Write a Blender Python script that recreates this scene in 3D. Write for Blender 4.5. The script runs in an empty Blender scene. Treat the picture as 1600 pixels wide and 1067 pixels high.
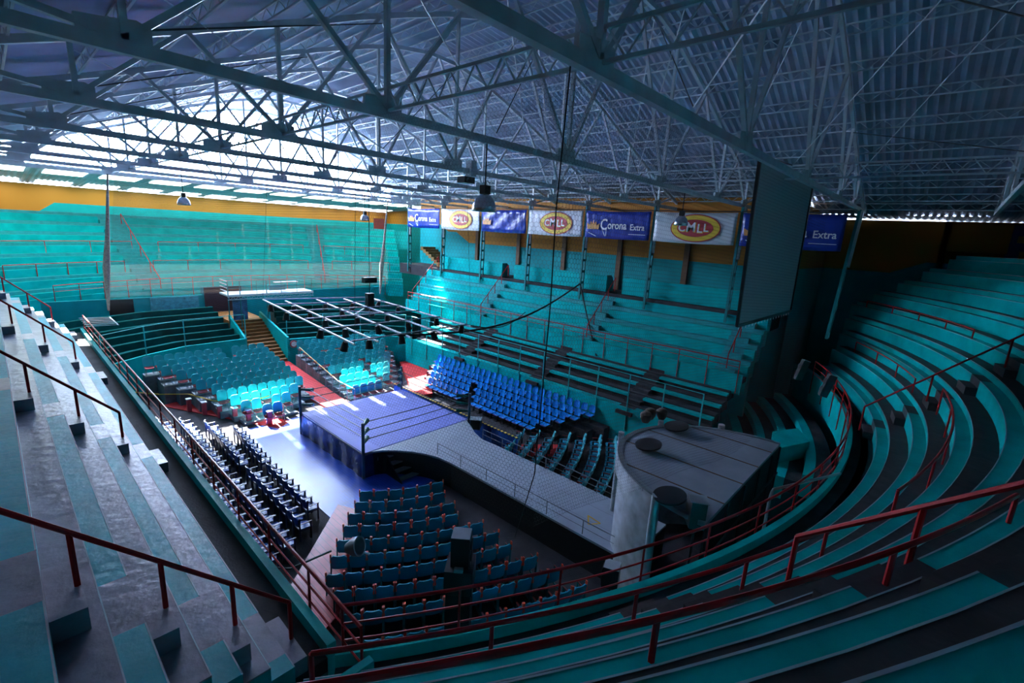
import bpy, bmesh, math, random
from mathutils import Vector, Matrix
random.seed(7)
sc = bpy.context.scene
COL = sc.collection

# ------------------------------------------------------------------ camera, world, sun, exposure
cam_d = bpy.data.cameras.new('camera'); cam = bpy.data.objects.new('camera', cam_d); COL.objects.link(cam)
cam_d.sensor_width = 36.0; cam_d.lens = 735.8415/1600*36.0; cam_d.clip_end = 400; cam_d.clip_start = 0.05
R_ = ((0.67705552, -0.12681553, 0.7249232), (-0.73372458, -0.19255628, 0.65159061), (0.0569567, -0.97305699, -0.22341896))
m = Matrix.Identity(4)
for i in range(3):
    m[i][0] = R_[i][0]; m[i][1] = -R_[i][1]; m[i][2] = -R_[i][2]
m[0][3], m[1][3], m[2][3] = -12.5552, -19.6396, 10.5753
cam.matrix_world = m
sc.camera = cam

w = bpy.data.worlds.new('World'); sc.world = w; w.use_nodes = True
bg = w.node_tree.nodes['Background']
bg.inputs['Color'].default_value = (0.58, 0.72, 1.0, 1); bg.inputs['Strength'].default_value = 9.0

sun_d = bpy.data.lights.new('sun', 'SUN'); sun_d.energy = 40.0; sun_d.angle = 0.012; sun_d.color = (1.0, 0.97, 0.92)
sun = bpy.data.objects.new('sun', sun_d); COL.objects.link(sun)
EL = math.radians(38.0); AZ = math.radians(3.0)
sdir = Vector((-math.sin(AZ)*math.cos(EL), -math.cos(AZ)*math.cos(EL), -math.sin(EL)))
sun.rotation_euler = sdir.to_track_quat('-Z', 'Y').to_euler()
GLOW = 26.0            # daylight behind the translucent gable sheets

sc.view_settings.view_transform = 'Standard'; sc.view_settings.look = 'None'
sc.view_settings.gamma = 1.0; sc.view_settings.use_curve_mapping = False
sc.view_settings.exposure = 2.0

# ------------------------------------------------------------------ materials
MATS = {}
def mat(name, col, rough=0.6, metal=0.0, var=0.12, scale=3.0, bump=0.0, bscale=20.0, spec=0.5, emit=None, estr=0.0):
    if name in MATS: return MATS[name]
    mt = bpy.data.materials.new(name); mt.use_nodes = True; nt = mt.node_tree
    b = nt.nodes['Principled BSDF']
    b.inputs['Roughness'].default_value = rough; b.inputs['Metallic'].default_value = metal
    b.inputs['Specular IOR Level'].default_value = spec
    if emit: b.inputs['Emission Color'].default_value = (*emit, 1); b.inputs['Emission Strength'].default_value = estr
    tc = nt.nodes.new('ShaderNodeTexCoord')
    if var > 0:
        n = nt.nodes.new('ShaderNodeTexNoise'); n.inputs['Scale'].default_value = scale; n.inputs['Detail'].default_value = 5
        nt.links.new(tc.outputs['Object'], n.inputs['Vector'])
        r = nt.nodes.new('ShaderNodeMapRange'); r.inputs['From Min'].default_value = .25; r.inputs['From Max'].default_value = .75
        r.inputs['To Min'].default_value = 1-var; r.inputs['To Max'].default_value = 1+var
        nt.links.new(n.outputs['Fac'], r.inputs['Value'])
        mx = nt.nodes.new('ShaderNodeVectorMath'); mx.operation = 'SCALE'; mx.inputs[0].default_value = col
        nt.links.new(r.outputs['Result'], mx.inputs['Scale']); nt.links.new(mx.outputs[0], b.inputs['Base Color'])
    else:
        b.inputs['Base Color'].default_value = (*col, 1)
    if bump > 0:
        n2 = nt.nodes.new('ShaderNodeTexNoise'); n2.inputs['Scale'].default_value = bscale; n2.inputs['Detail'].default_value = 4
        nt.links.new(tc.outputs['Object'], n2.inputs['Vector'])
        bp = nt.nodes.new('ShaderNodeBump'); bp.inputs['Strength'].default_value = bump; bp.inputs['Distance'].default_value = .05
        nt.links.new(n2.outputs['Fac'], bp.inputs['Height']); nt.links.new(bp.outputs['Normal'], b.inputs['Normal'])
    MATS[name] = mt
    return mt

TEAL = mat('teal_paint', (0.0, 0.345, 0.34), .45, var=.22, scale=1.2, bump=.15, bscale=9, spec=.06)
TEALG = mat('teal_gloss_paint', (0.0, 0.31, 0.36), .4, var=.25, scale=1.2, bump=.22, bscale=7, spec=.22)
TEAL_SHADED = mat('teal_shaded_paint', (0.0, 0.06, 0.058), .9, var=.3, scale=1.5, spec=.05)  # teal paint darkened to hold the shade on the far lower benches
TEALD = mat('teal_wall_paint', (0.0, 0.27, 0.29), .55, var=.2, scale=.8, spec=.2)
TEALM = mat('teal_metal', (0.005, 0.17, 0.18), .5, .0, spec=.3)
TEALL = mat('light_teal_metal', (0.02, 0.38, 0.38), .5, 0, spec=.3)
CONC = mat('worn_concrete', (0.21, 0.19, 0.24), .3, var=.35, scale=2.2, bump=.3, bscale=6)
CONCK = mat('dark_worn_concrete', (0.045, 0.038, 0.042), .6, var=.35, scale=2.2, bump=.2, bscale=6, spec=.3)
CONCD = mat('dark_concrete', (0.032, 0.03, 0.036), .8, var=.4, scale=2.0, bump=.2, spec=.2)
GLINT = mat('glint_strip', (0.30, 0.38, 0.44), .45, spec=.3)  # pale strips that paint the highlight along row edges
REDP = mat('red_paint', (0.42, 0.004, 0.008), .4, var=.2, spec=.3)
REDC = mat('red_carpet', (0.55, 0.01, 0.012), .75, var=.15, scale=8)
ORNG = mat('orange_arm', (0.85, 0.075, 0.03), .45)
WHITEM = mat('white_steel', (0.55, 0.57, 0.6), .4, .1)
ROOFM = mat('galvanised_sheet', (0.34, 0.40, 0.52), .45, .2, var=.25, scale=.6)
STEEL = mat('painted_steel', (0.5, 0.56, 0.6), .5, .1, var=.15)
STEELD = mat('dark_steel', (0.02, 0.025, 0.03), .6, .0, spec=.3)
BLACK = mat('black_cloth', (0.006, 0.006, 0.008), .8)
BLACKP = mat('black_plastic', (0.008, 0.008, 0.01), .35)
AQUA = mat('aqua_plastic', (0.04, 0.44, 0.49), .42, var=.1, spec=.25)
BLUEC = mat('blue_plastic', (0.0, 0.2, 0.6), .38, var=.1, spec=.3)
TEALC = mat('teal_seat_plastic', (0.005, 0.24, 0.36), .4, var=.1, spec=.3)
NAVY = mat('navy_vinyl', (0.008, 0.07, 0.3), .3, var=.1)
GREYM = mat('grey_metal', (0.25, 0.27, 0.3), .35, .6)
CANVAS = mat('ring_canvas', (0.16, 0.19, 0.6), .6, var=.12, scale=1.5)
RUNW = mat('runway_grey', (0.32, 0.36, 0.44), .45, var=.1, scale=1.5)
SILV = mat('silver_wall', (0.45, 0.48, 0.52), .35, .5, var=.35, scale=2.5)
STAGEG = mat('stage_top_grey', (0.2, 0.22, 0.27), .6, var=.2, scale=1.0)
BLUEF = mat('blue_barrier', (0.01, 0.06, 0.35), .4, var=.1)
YELL = mat('yellow_paint', (0.75, 0.42, 0.03), .5)
def clothmat(name, col, f=.6):
    mt = bpy.data.materials.new(name); mt.use_nodes = True; nt = mt.node_tree; b = nt.nodes['Principled BSDF']; o = nt.nodes['Material Output']
    b.inputs['Base Color'].default_value = (*col, 1); b.inputs['Roughness'].default_value = .9
    tl = nt.nodes.new('ShaderNodeBsdfTranslucent'); n = nt.nodes.new('ShaderNodeTexNoise'); n.inputs['Scale'].default_value = .8
    r = nt.nodes.new('ShaderNodeValToRGB'); r.color_ramp.elements[0].color = (col[0]*.85, col[1]*.85, col[2]*.85, 1); r.color_ramp.elements[1].color = (*col, 1)
    nt.links.new(n.outputs['Fac'], r.inputs['Fac']); nt.links.new(r.outputs['Color'], tl.inputs['Color'])
    mx = nt.nodes.new('ShaderNodeMixShader'); mx.inputs[0].default_value = f
    nt.links.new(b.outputs[0], mx.inputs[1]); nt.links.new(tl.outputs[0], mx.inputs[2]); nt.links.new(mx.outputs[0], o.inputs['Surface'])
    return mt
SCREEN = clothmat('screen_cloth', (0.30, 0.40, 0.42), .35)
BROWN = mat('brown_steel', (0.12, 0.055, 0.02), .6)
STAIR = mat('ochre_stairs', (0.2, 0.07, 0.006), .6, var=.2)
GREENP = mat('green_pad', (0.0, 0.12, 0.1), .4)
ALU = mat('lamp_aluminium', (0.62, 0.64, 0.68), .25, .9, var=.05)
WHITEB = mat('white_vinyl', (0.62, 0.63, 0.66), .35, var=.05, bump=.2, bscale=3)
BLUEB = mat('blue_vinyl', (0.01, 0.035, 0.3), .3, var=.15, scale=3, bump=.35, bscale=4)
WHITEL = mat('white_letter', (0.8, 0.8, 0.82), .5, var=0)
YELB = mat('badge_yellow', (0.75, 0.5, 0.03), .5, var=0)
REDB = mat('badge_red', (0.42, 0.02, 0.03), .5, var=0)
GOLD = mat('crown_gold', (0.65, 0.3, 0.08), .5, var=0)
DOORR = mat('door_red', (0.2, 0.01, 0.012), .5)
BROWNST = mat('brown_stairs', (0.17, 0.085, 0.015), .6)

def wallmat(name, zline, slopes=()):
    """teal below, orange above; the colour line steps with height as painted on the wall"""
    mt = mat(name, (0.0, 0.27, 0.29), .6, var=.15, scale=.7, spec=.2)
    nt = mt.node_tree; b = nt.nodes['Principled BSDF']
    src = b.inputs['Base Color'].links[0].from_socket
    g = nt.nodes.new('ShaderNodeNewGeometry'); s = nt.nodes.new('ShaderNodeSeparateXYZ'); nt.links.new(g.outputs['Position'], s.inputs[0])
    zl = None
    last = None
    for (axis, a0, a1, h) in slopes:
        r = nt.nodes.new('ShaderNodeMapRange'); r.clamp = True
        r.inputs['From Min'].default_value = a0; r.inputs['From Max'].default_value = a1
        r.inputs['To Min'].default_value = 0; r.inputs['To Max'].default_value = h
        nt.links.new(s.outputs[axis], r.inputs['Value'])
        if last is None: last = r.outputs['Result']
        else:
            ad = nt.nodes.new('ShaderNodeMath'); ad.operation = 'ADD'; nt.links.new(last, ad.inputs[0]); nt.links.new(r.outputs['Result'], ad.inputs[1]); last = ad.outputs[0]
    z = s.outputs['Z']
    if last is not None:
        sb = nt.nodes.new('ShaderNodeMath'); sb.operation = 'SUBTRACT'; nt.links.new(z, sb.inputs[0]); nt.links.new(last, sb.inputs[1]); z = sb.outputs[0]
    gt = nt.nodes.new('ShaderNodeMath'); gt.operation = 'GREATER_THAN'; gt.inputs[1].default_value = zline; nt.links.new(z, gt.inputs[0])
    mx = nt.nodes.new('ShaderNodeMix'); mx.data_type = 'RGBA'; nt.links.new(gt.outputs[0], mx.inputs['Factor'])
    nt.links.new(src, mx.inputs['A']); mx.inputs['B'].default_value = (0.40, 0.16, 0.02, 1)
    nt.links.new(mx.outputs['Result'], b.inputs['Base Color'])
    return mt

def plankmat(name, col, axis='X', pitch=.12, rough=.25):
    mt = mat(name, col, rough, var=.25, scale=2.5, spec=.35)
    nt = mt.node_tree; b = nt.nodes['Principled BSDF']; src = b.inputs['Base Color'].links[0].from_socket
    tc = nt.nodes.new('ShaderNodeTexCoord'); s = nt.nodes.new('ShaderNodeSeparateXYZ'); nt.links.new(tc.outputs['Object'], s.inputs[0])
    d = nt.nodes.new('ShaderNodeMath'); d.operation = 'DIVIDE'; d.inputs[1].default_value = pitch; nt.links.new(s.outputs[axis], d.inputs[0])
    fr = nt.nodes.new('ShaderNodeMath'); fr.operation = 'FRACT'; nt.links.new(d.outputs[0], fr.inputs[0])
    lt = nt.nodes.new('ShaderNodeMath'); lt.operation = 'LESS_THAN'; lt.inputs[1].default_value = .1; nt.links.new(fr.outputs[0], lt.inputs[0])
    mx = nt.nodes.new('ShaderNodeMix'); mx.data_type = 'RGBA'; nt.links.new(lt.outputs[0], mx.inputs['Factor'])
    nt.links.new(src, mx.inputs['A']); mx.inputs['B'].default_value = (col[0]*.35, col[1]*.35, col[2]*.45, 1)
    nt.links.new(mx.outputs['Result'], b.inputs['Base Color'])
    return mt
BLUEPL = plankmat('blue_planks', (0.012, 0.07, 0.45), 'X', .11, .3)
REDPL = plankmat('red_planks', (0.42, 0.045, 0.05), 'X', .2, .3)

def netmat(name, col, cell=.06, wid=.06):
    """knotted hexagonal netting: transparent cells between twine"""
    mt = bpy.data.materials.new(name); mt.use_nodes = True; nt = mt.node_tree; L = nt.links.new
    for n in list(nt.nodes): nt.nodes.remove(n)
    out = nt.nodes.new('ShaderNodeOutputMaterial')
    tc = nt.nodes.new('ShaderNodeTexCoord'); s = nt.nodes.new('ShaderNodeSeparateXYZ'); L(tc.outputs['UV'], s.inputs[0])
    def M(op, a, b=None, c=None):
        n = nt.nodes.new('ShaderNodeMath'); n.operation = op
        for i, v in enumerate((a, b, c)):
            if v is None: continue
            if isinstance(v, (int, float)): n.inputs[i].default_value = v
            else: L(v, n.inputs[i])
        return n.outputs[0]
    u = M('DIVIDE', s.outputs['X'], cell); v = M('DIVIDE', s.outputs['Y'], cell)
    S3 = 1.7320508
    def cellv(ox, oy):
        a = M('SUBTRACT', M('FRACT', M('ADD', u, ox)), .5)
        b = M('SUBTRACT', M('MULTIPLY', M('FRACT', M('ADD', M('DIVIDE', v, S3), oy)), S3), S3/2)
        return M('ABSOLUTE', a), M('ABSOLUTE', b)
    a1, b1 = cellv(.5, .5); a2, b2 = cellv(0, 0)
    def hexd(a, b): return M('MAXIMUM', a, M('ADD', M('MULTIPLY', a, .5), M('MULTIPLY', b, .8660254)))
    d = M('MINIMUM', hexd(a1, b1), hexd(a2, b2))
    edge = M('GREATER_THAN', d, .5-wid)
    tr = nt.nodes.new('ShaderNodeBsdfTransparent'); df = nt.nodes.new('ShaderNodeBsdfDiffuse'); df.inputs['Color'].default_value = (*col, 1)
    tl = nt.nodes.new('ShaderNodeBsdfTranslucent'); tl.inputs['Color'].default_value = (*col, 1)
    md = nt.nodes.new('ShaderNodeMixShader'); md.inputs[0].default_value = .4; L(df.outputs[0], md.inputs[1]); L(tl.outputs[0], md.inputs[2])
    mx = nt.nodes.new('ShaderNodeMixShader'); L(edge, mx.inputs[0]); L(tr.outputs[0], mx.inputs[1]); L(md.outputs[0], mx.inputs[2]); L(mx.outputs[0], out.inputs['Surface'])
    return mt
NET = netmat('net_twine', (0.075, 0.065, 0.06), .075, .024)
NETB = netmat('net_twine_gathered', (0.30, 0.25, 0.2), .05, .12)

# ------------------------------------------------------------------ mesh helpers
class MB:
    def __init__(s): s.v = []; s.f = []; s.smooth = False
    def add(s, vs, fs):
        o = len(s.v); s.v += [tuple(p) for p in vs]; s.f += [tuple(i+o for i in f) for f in fs]; return s
    def box(s, x0, x1, y0, y1, z0, z1):
        return s.add([(x0,y0,z0),(x1,y0,z0),(x1,y1,z0),(x0,y1,z0),(x0,y0,z1),(x1,y0,z1),(x1,y1,z1),(x0,y1,z1)],
                     [(0,3,2,1),(4,5,6,7),(0,1,5,4),(1,2,6,5),(2,3,7,6),(3,0,4,7)])
    def bar(s, p, q, wd, hg, up=(0,0,1)):
        """rectangular bar from p to q"""
        p, q = Vector(p), Vector(q); d = (q-p).normalized(); up = Vector(up)
        if abs(d.dot(up)) > .98: up = Vector((0,1,0))
        a = d.cross(up).normalized()*(wd/2); b = a.cross(d).normalized()*(hg/2)
        vs = [p-a-b, p+a-b, p+a+b, p-a+b, q-a-b, q+a-b, q+a+b, q-a+b]
        return s.add(vs, [(0,1,2,3),(7,6,5,4),(0,4,5,1),(1,5,6,2),(2,6,7,3),(3,7,4,0)])
    def tube(s, pts, r, n=6, closed=False):
        pts = [Vector(p) for p in pts]; rings = []; N = len(pts)
        prev = None
        for i, p in enumerate(pts):
            if closed: d = (pts[(i+1) % N]-pts[i-1])
            else: d = (pts[min(i+1, N-1)]-pts[max(i-1, 0)])
            d.normalize()
            up = prev if prev is not None else (Vector((0,0,1)) if abs(d.z) < .95 else Vector((1,0,0)))
            a = d.cross(up)
            if a.length < 1e-4: a = d.cross(Vector((1,0,0)))
            a.normalize(); b = a.cross(d).normalized(); prev = b
            rr = r[i] if isinstance(r, (list, tuple)) else r
            rings.append([p+a*math.cos(2*math.pi*k/n)*rr+b*math.sin(2*math.pi*k/n)*rr for k in range(n)])
        vs = [v for ring in rings for v in ring]; fs = []
        for i in range(N if closed else N-1):
            j = (i+1) % N
            for k in range(n): fs.append((i*n+k, i*n+(k+1) % n, j*n+(k+1) % n, j*n+k))
        if not closed: fs += [tuple(range(n-1, -1, -1)), tuple((N-1)*n+k for k in range(n))]
        s.smooth = n > 5
        return s.add(vs, fs)
    def prism(s, poly, z0, z1):
        n = len(poly); vs = [(x,y,z0) for x,y in poly]+[(x,y,z1) for x,y in poly]
        return s.add(vs, [tuple(range(n-1,-1,-1)), tuple(range(n,2*n))]+[(i,(i+1)%n,n+(i+1)%n,n+i) for i in range(n)])
    def extr(s, poly3, off):
        """extrude a planar 3D polygon by a vector"""
        n = len(poly3); off = Vector(off); p = [Vector(q) for q in poly3]
        return s.add(p+[q+off for q in p], [tuple(range(n-1,-1,-1)), tuple(range(n,2*n))]+[(i,(i+1)%n,n+(i+1)%n,n+i) for i in range(n)])
    def sweep(s, path, prof):
        """path: [((x,y),(nx,ny))], prof: closed polygon [(d,z)]"""
        n = len(prof); vs = []
        for (p, nn) in path:
            for (d, z) in prof: vs.append((p[0]+nn[0]*d, p[1]+nn[1]*d, z))
        fs = []
        for i in range(len(path)-1):
            for k in range(n): fs.append((i*n+k, i*n+(k+1)%n, (i+1)*n+(k+1)%n, (i+1)*n+k))
        fs += [tuple(range(n-1,-1,-1)), tuple((len(path)-1)*n+k for k in range(n))]
        return s.add(vs, fs)
    def lathe(s, prof, n=20, c=(0,0,0)):
        vs = []; fs = []
        for (r, z) in prof:
            for k in range(n): vs.append((c[0]+r*math.cos(2*math.pi*k/n), c[1]+r*math.sin(2*math.pi*k/n), c[2]+z))
        for i in range(len(prof)-1):
            for k in range(n): fs.append((i*n+k, i*n+(k+1)%n, (i+1)*n+(k+1)%n, (i+1)*n+k))
        s.smooth = True
        return s.add(vs, fs)
    def mesh(s, name, mt):
        me = bpy.data.meshes.new(name); me.from_pydata(s.v, [], s.f); me.validate()
        bm = bmesh.new(); bm.from_mesh(me); bmesh.ops.recalc_face_normals(bm, faces=bm.faces); bm.to_mesh(me); bm.free()
        if mt: me.materials.append(mt)
        if s.smooth:
            for p in me.polygons: p.use_smooth = len(p.vertices) == 4
            me.set_sharp_from_angle(angle=math.radians(40))
        return me
    def build(s, name, mt, parent=None, loc=None):
        o = bpy.data.objects.new(name, s.mesh(name, mt)); COL.objects.link(o)
        if parent is not None: o.parent = parent
        if loc: o.location = loc
        return o
def tag(o, label=None, cat=None, group=None, kind=None):
    if label: o['label'] = label
    if cat: o['category'] = cat
    if group: o['group'] = group
    if kind: o['kind'] = kind
    return o
def thing(name, label, cat, group=None, loc=(0,0,0), rz=0):
    o = bpy.data.objects.new(name, None); COL.objects.link(o); o.location = loc; o.rotation_euler = (0,0,rz); o.empty_display_size = .2
    return tag(o, label, cat, group)
def struct(o, label=None):
    o['kind'] = 'structure'
    if label: o['label'] = label
    return o
def inst(me, name, parent, loc=None):
    o = bpy.data.objects.new(name, me); COL.objects.link(o); o.parent = parent
    if loc: o.location = loc
    return o
ORD = ['first','second','third','fourth','fifth','sixth','seventh','eighth','ninth','tenth','eleventh','twelfth','thirteenth','fourteenth','fifteenth','sixteenth','seventeenth','eighteenth','nineteenth','twentieth','twenty-first','twenty-second','twenty-third','twenty-fourth','twenty-fifth','twenty-sixth','twenty-seventh','twenty-eighth','twenty-ninth','thirtieth']

# paths: straight lines and arcs; s is y (lines) or the angle in degrees (arcs)
def line_path(x, nx):
    def f(a, b, d=0, n=None):
        n = n or 2
        return [((x, a+(b-a)*i/(n-1)), (nx, 0)) for i in range(n)]
    return f
def arc_path(cx, cy, R, sgn):
    """angle measured from -y (sgn=-1, near end) or +y (sgn=+1, far end), positive towards +x"""
    def f(a, b, d=0, n=None):
        n = n or max(3, int(abs(b-a)/2.5)+1); out = []
        for i in range(n):
            t = math.radians(a+(b-a)*i/(n-1)); nn = (math.sin(t), sgn*math.cos(t)); out.append(((cx+R*nn[0], cy+R*nn[1]), nn))
        return out
    return f
def off(path, d): return [(p[0]+n[0]*d, p[1]+n[1]*d) for p, n in path]

# ================================================================== ROOM SHELL
CX = 1.95
PROF = [(0,18.45),(1.5,18.3),(3,17.95),(4.6,17.4),(6.3,16.8),(8,16.1),(9.6,15.5),(11,14.95),(12.6,14.35),(14.2,13.8),(15.6,13.35),(17.2,12.98),(19.2,12.72)]
def roofz(x):
    d = abs(x-CX)
    for (a, za), (b, zb) in zip(PROF, PROF[1:]):
        if d <= b: return za+(zb-za)*(d-a)/(b-a)
    (a, za), (b, zb) = PROF[-2:]
    return zb+(zb-za)/(b-a)*(d-b)
GY = 23.2      # far gable
def floor_box(name, *a): return struct(MB().box(*a).build(name, CONCD))
f0 = floor_box('floor', -17, 26, -31, 39, -.3, 0); f0['label'] = 'dark concrete arena floor'
# corrugated vault
def vault():
    b = MB(); xs = [CX-d for d, _ in PROF[::-1]]+[CX+d for d, _ in PROF[1:]]; n = len(xs); step = .075; y = -31.0; rows = 0; k = 0
    while y <= GY+.4:
        dz = (.028, 0, -.028, 0)[k % 4]
        for x in xs: b.v.append((x, y, roofz(x)+dz))
        rows += 1; y += step; k += 1
    for r in range(rows-1):
        for i in range(n-1): b.f.append((r*n+i, r*n+i+1, (r+1)*n+i+1, (r+1)*n+i))
    return b
ceil = struct(vault().build('ceiling', ROOFM), 'corrugated metal barrel roof')
# low lean-to over the far stand, and flat strip to the wide near-right bay
def corr_sheet(x0, x1, y0, y1, z0, z1, axis='y'):
    b = MB(); step = .08; k = 0; rows = 0
    if axis == 'y':   # ridges along y, slope along y
        x = x0
        while x <= x1:
            dz = (.028, 0, -.028, 0)[k % 4]; b.v += [(x, y0, z0+dz), (x, y1, z1+dz)]; x += step; k += 1; rows += 1
    else:             # ridges along x, slope along x
        y = y0
        while y <= y1:
            dz = (.028, 0, -.028, 0)[k % 4]; b.v += [(x0, y, z0+dz), (x1, y, z1+dz)]; y += step; k += 1; rows += 1
    for r in range(rows-1): b.f.append((2*r, 2*r+1, 2*r+3, 2*r+2))
    return b
corr_sheet(-17, 24, GY-.4, 37.4, 13.06, 12.36, 'y').build('lean_to_sheet', ROOFM, ceil)
corr_sheet(21.0, 26.5, -31, -13.1, 12.73, 12.70, 'x').build('side_bay_sheet', ROOFM, ceil)
# purlins (lattice joists running the length of the hall)
def lattice(p, q, h, seg, r=.018, up=(0,0,1)):
    b = MB(); p, q = Vector(p), Vector(q); u = Vector(up)*h; L = (q-p).length; n = max(2, int(L/seg))
    b.bar(p, q, r*2.4, r*2.4); b.bar(p-u, q-u, r*2.4, r*2.4)
    for i in range(n):
        a = p+(q-p)*i/n; c = p+(q-p)*(i+1)/n; mid = (a+c)/2-u
        b.bar(a, mid, r, r); b.bar(mid, c, r, r)
    return b
for d in (0.9, 2.6, 4.3, 6.0, 7.6, 9.2, 10.8, 12.3, 13.8, 15.2, 16.4):
    for sg in (-1, 1):
        x = CX+sg*d
        if x < -14.6: continue
        z = roofz(x)-.06
        lattice((x, -28, z), (x, GY, z), .3, .75).build('purlin', STEEL, ceil)
# walls
WR = wallmat('wall_right_paint', 9.5, (('Y', 13.2, 15.0, .9), ('Y', 16.2, 17.8, .8), ('Y', 18.8, 20.5, .35)))
WF = wallmat('wall_far_paint', 10.9, (('X', -8.4, -10.0, -1.2),))
WN = wallmat('wall_near_paint', 9.55, (('Y', -17.0, -18.6, .75),))
def wall(name, b, mt, label): return struct(b.build(name, mt), label)
wall_r = wall('wall_right', MB().box(17.3, 17.6, -13.5, 20.6, 0, 13.36), WR, 'teal and ochre back wall behind the right stand')
wall('wall_right_bay', MB().box(17.3, 24.8, -13.5, -13.2, 0, 12.9), WN, 'return wall of the wide bay')
wb = MB().box(24.5, 24.8, -19.3, -13.2, 0, 12.64).box(25.9, 26.2, -31, -19.0, 0, 12.64).box(24.5, 25.9, -19.3, -19.0, 0, 12.64).box(24.5, 25.9, -22.6, -19.3, 11.0, 12.64)
wall('wall_right_near', wb, WN, 'ochre and teal wall with a recess beside the curved stand')
wall('wall_far', MB().box(-17, 24, 37, 37.3, 0, 12.32), WF, 'ochre over teal far wall')
wall('wall_far_return', MB().box(17.6, 24.2, 20.3, 20.6, 0, 13.1).box(23.9, 24.2, 20.6, 37, 0, 12.9), WF, 'far corner wall')
wall('wall_left', MB().box(-15.9, -15.6, -31, 39, 0, 13.1), WF, 'left side wall')
wall('wall_near', MB().box(-16, 26, -31.3, -31, 0, 18.6), TEALD, 'wall behind the viewer')
bth = thing('wall_booth', 'teal booth at the right edge with a purple and ochre painted band', 'booth')
MB().box(24.3, 25.88, -26, -21.75, 8.0, 10.45).build('booth_body', TEAL, bth)
MB().box(24.3, 25.88, -26, -21.75, 10.45, 12.55).build('painted_band', mat('purple_paint', (0.03, 0.02, 0.12), .6), bth)
for yy, zz in ((-22.0, 11.6), (-22.2, 10.8), (-22.75, 11.2), (-23.0, 11.75)): MB().box(24.27, 24.3, yy-.3, yy, zz, zz+.35).build('ochre_square', mat('ochre_paint', (0.5, 0.24, 0.03), .6), bth)
# right wall: pilasters, seams, vents
for y in (16.9, 12.0, 7.0, 2.3, -2.5, -7.3, -12.1):
    MB().box(17.12, 17.3, y-.17, y+.17, 6.5, 11.9).build('pilaster', BROWN, wall_r)
# far gable: translucent sheets over an open slot, mullions
gab = struct(bpy.data.objects.new('window_1', None), 'bright open far gable under the vault'); COL.objects.link(gab)
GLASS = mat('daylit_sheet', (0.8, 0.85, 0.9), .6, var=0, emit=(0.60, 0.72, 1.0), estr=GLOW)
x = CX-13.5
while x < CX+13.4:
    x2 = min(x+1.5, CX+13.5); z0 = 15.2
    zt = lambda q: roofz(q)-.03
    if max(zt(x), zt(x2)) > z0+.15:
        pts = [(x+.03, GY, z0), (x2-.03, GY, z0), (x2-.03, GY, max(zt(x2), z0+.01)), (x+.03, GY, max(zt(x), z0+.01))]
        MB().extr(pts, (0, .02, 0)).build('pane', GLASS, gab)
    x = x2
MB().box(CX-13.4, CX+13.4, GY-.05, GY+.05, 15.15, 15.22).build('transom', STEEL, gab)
lattice((-16, GY-.1, 13.55), (21, GY-.1, 13.55), .45, .8, .03).build('gable_beam', WHITEM, gab)
MB().box(-16, 22, GY-.2, GY+.2, 12.98, 13.12).build('gable_sill', STEEL, gab)
# small gables closing the vault flanks outside the opening
MB().extr([(CX-19.2, GY, 13.0), (CX-13.5, GY, 13.0), (CX-13.5, GY, roofz(CX-13.5)), (CX-19.2, GY, roofz(CX-19.2)+.3)], (0,.05,0)).build('flank_sheet', ROOFM, gab)
MB().extr([(CX+13.5, GY, 13.0), (CX+19.2, GY, 13.0), (CX+19.2, GY, 13.25), (CX+13.5, GY, roofz(CX+13.5))], (0,.05,0)).build('flank_sheet', ROOFM, gab)

ADDED_LIGHT = mat('added_light_sheet', (0.8, 0.85, 0.9), .6, var=0, emit=(0.80, 0.96, 0.88), estr=2.4)  # glowing sheets added under the lean-to to brighten the far stand
light_panels = struct(bpy.data.objects.new('added_light_panels', None), 'added glowing sheets under the low far roof'); COL.objects.link(light_panels)
def leanz(y): return 13.06-(y-GY+.4)*.7/14.6
for i in range(13):
  x = -15.5+3.0*i
  for y0, y1 in ((GY+.25, 27.6), (33.6, 36.2)):
    z0, z1 = leanz(y0)-.06, leanz(y1)-.06
    MB().add([(x, y0, z0), (x+2.1, y0, z0), (x+2.1, y1, z1), (x, y1, z1), (x, y0, z0+.02), (x+2.1, y0, z0+.02), (x+2.1, y1, z1+.02), (x, y1, z1+.02)], [(0,3,2,1),(4,5,6,7),(0,1,5,4),(1,2,6,5),(2,3,7,6),(3,0,4,7)]).build('added_light_pane', ADDED_LIGHT, light_panels)

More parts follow.
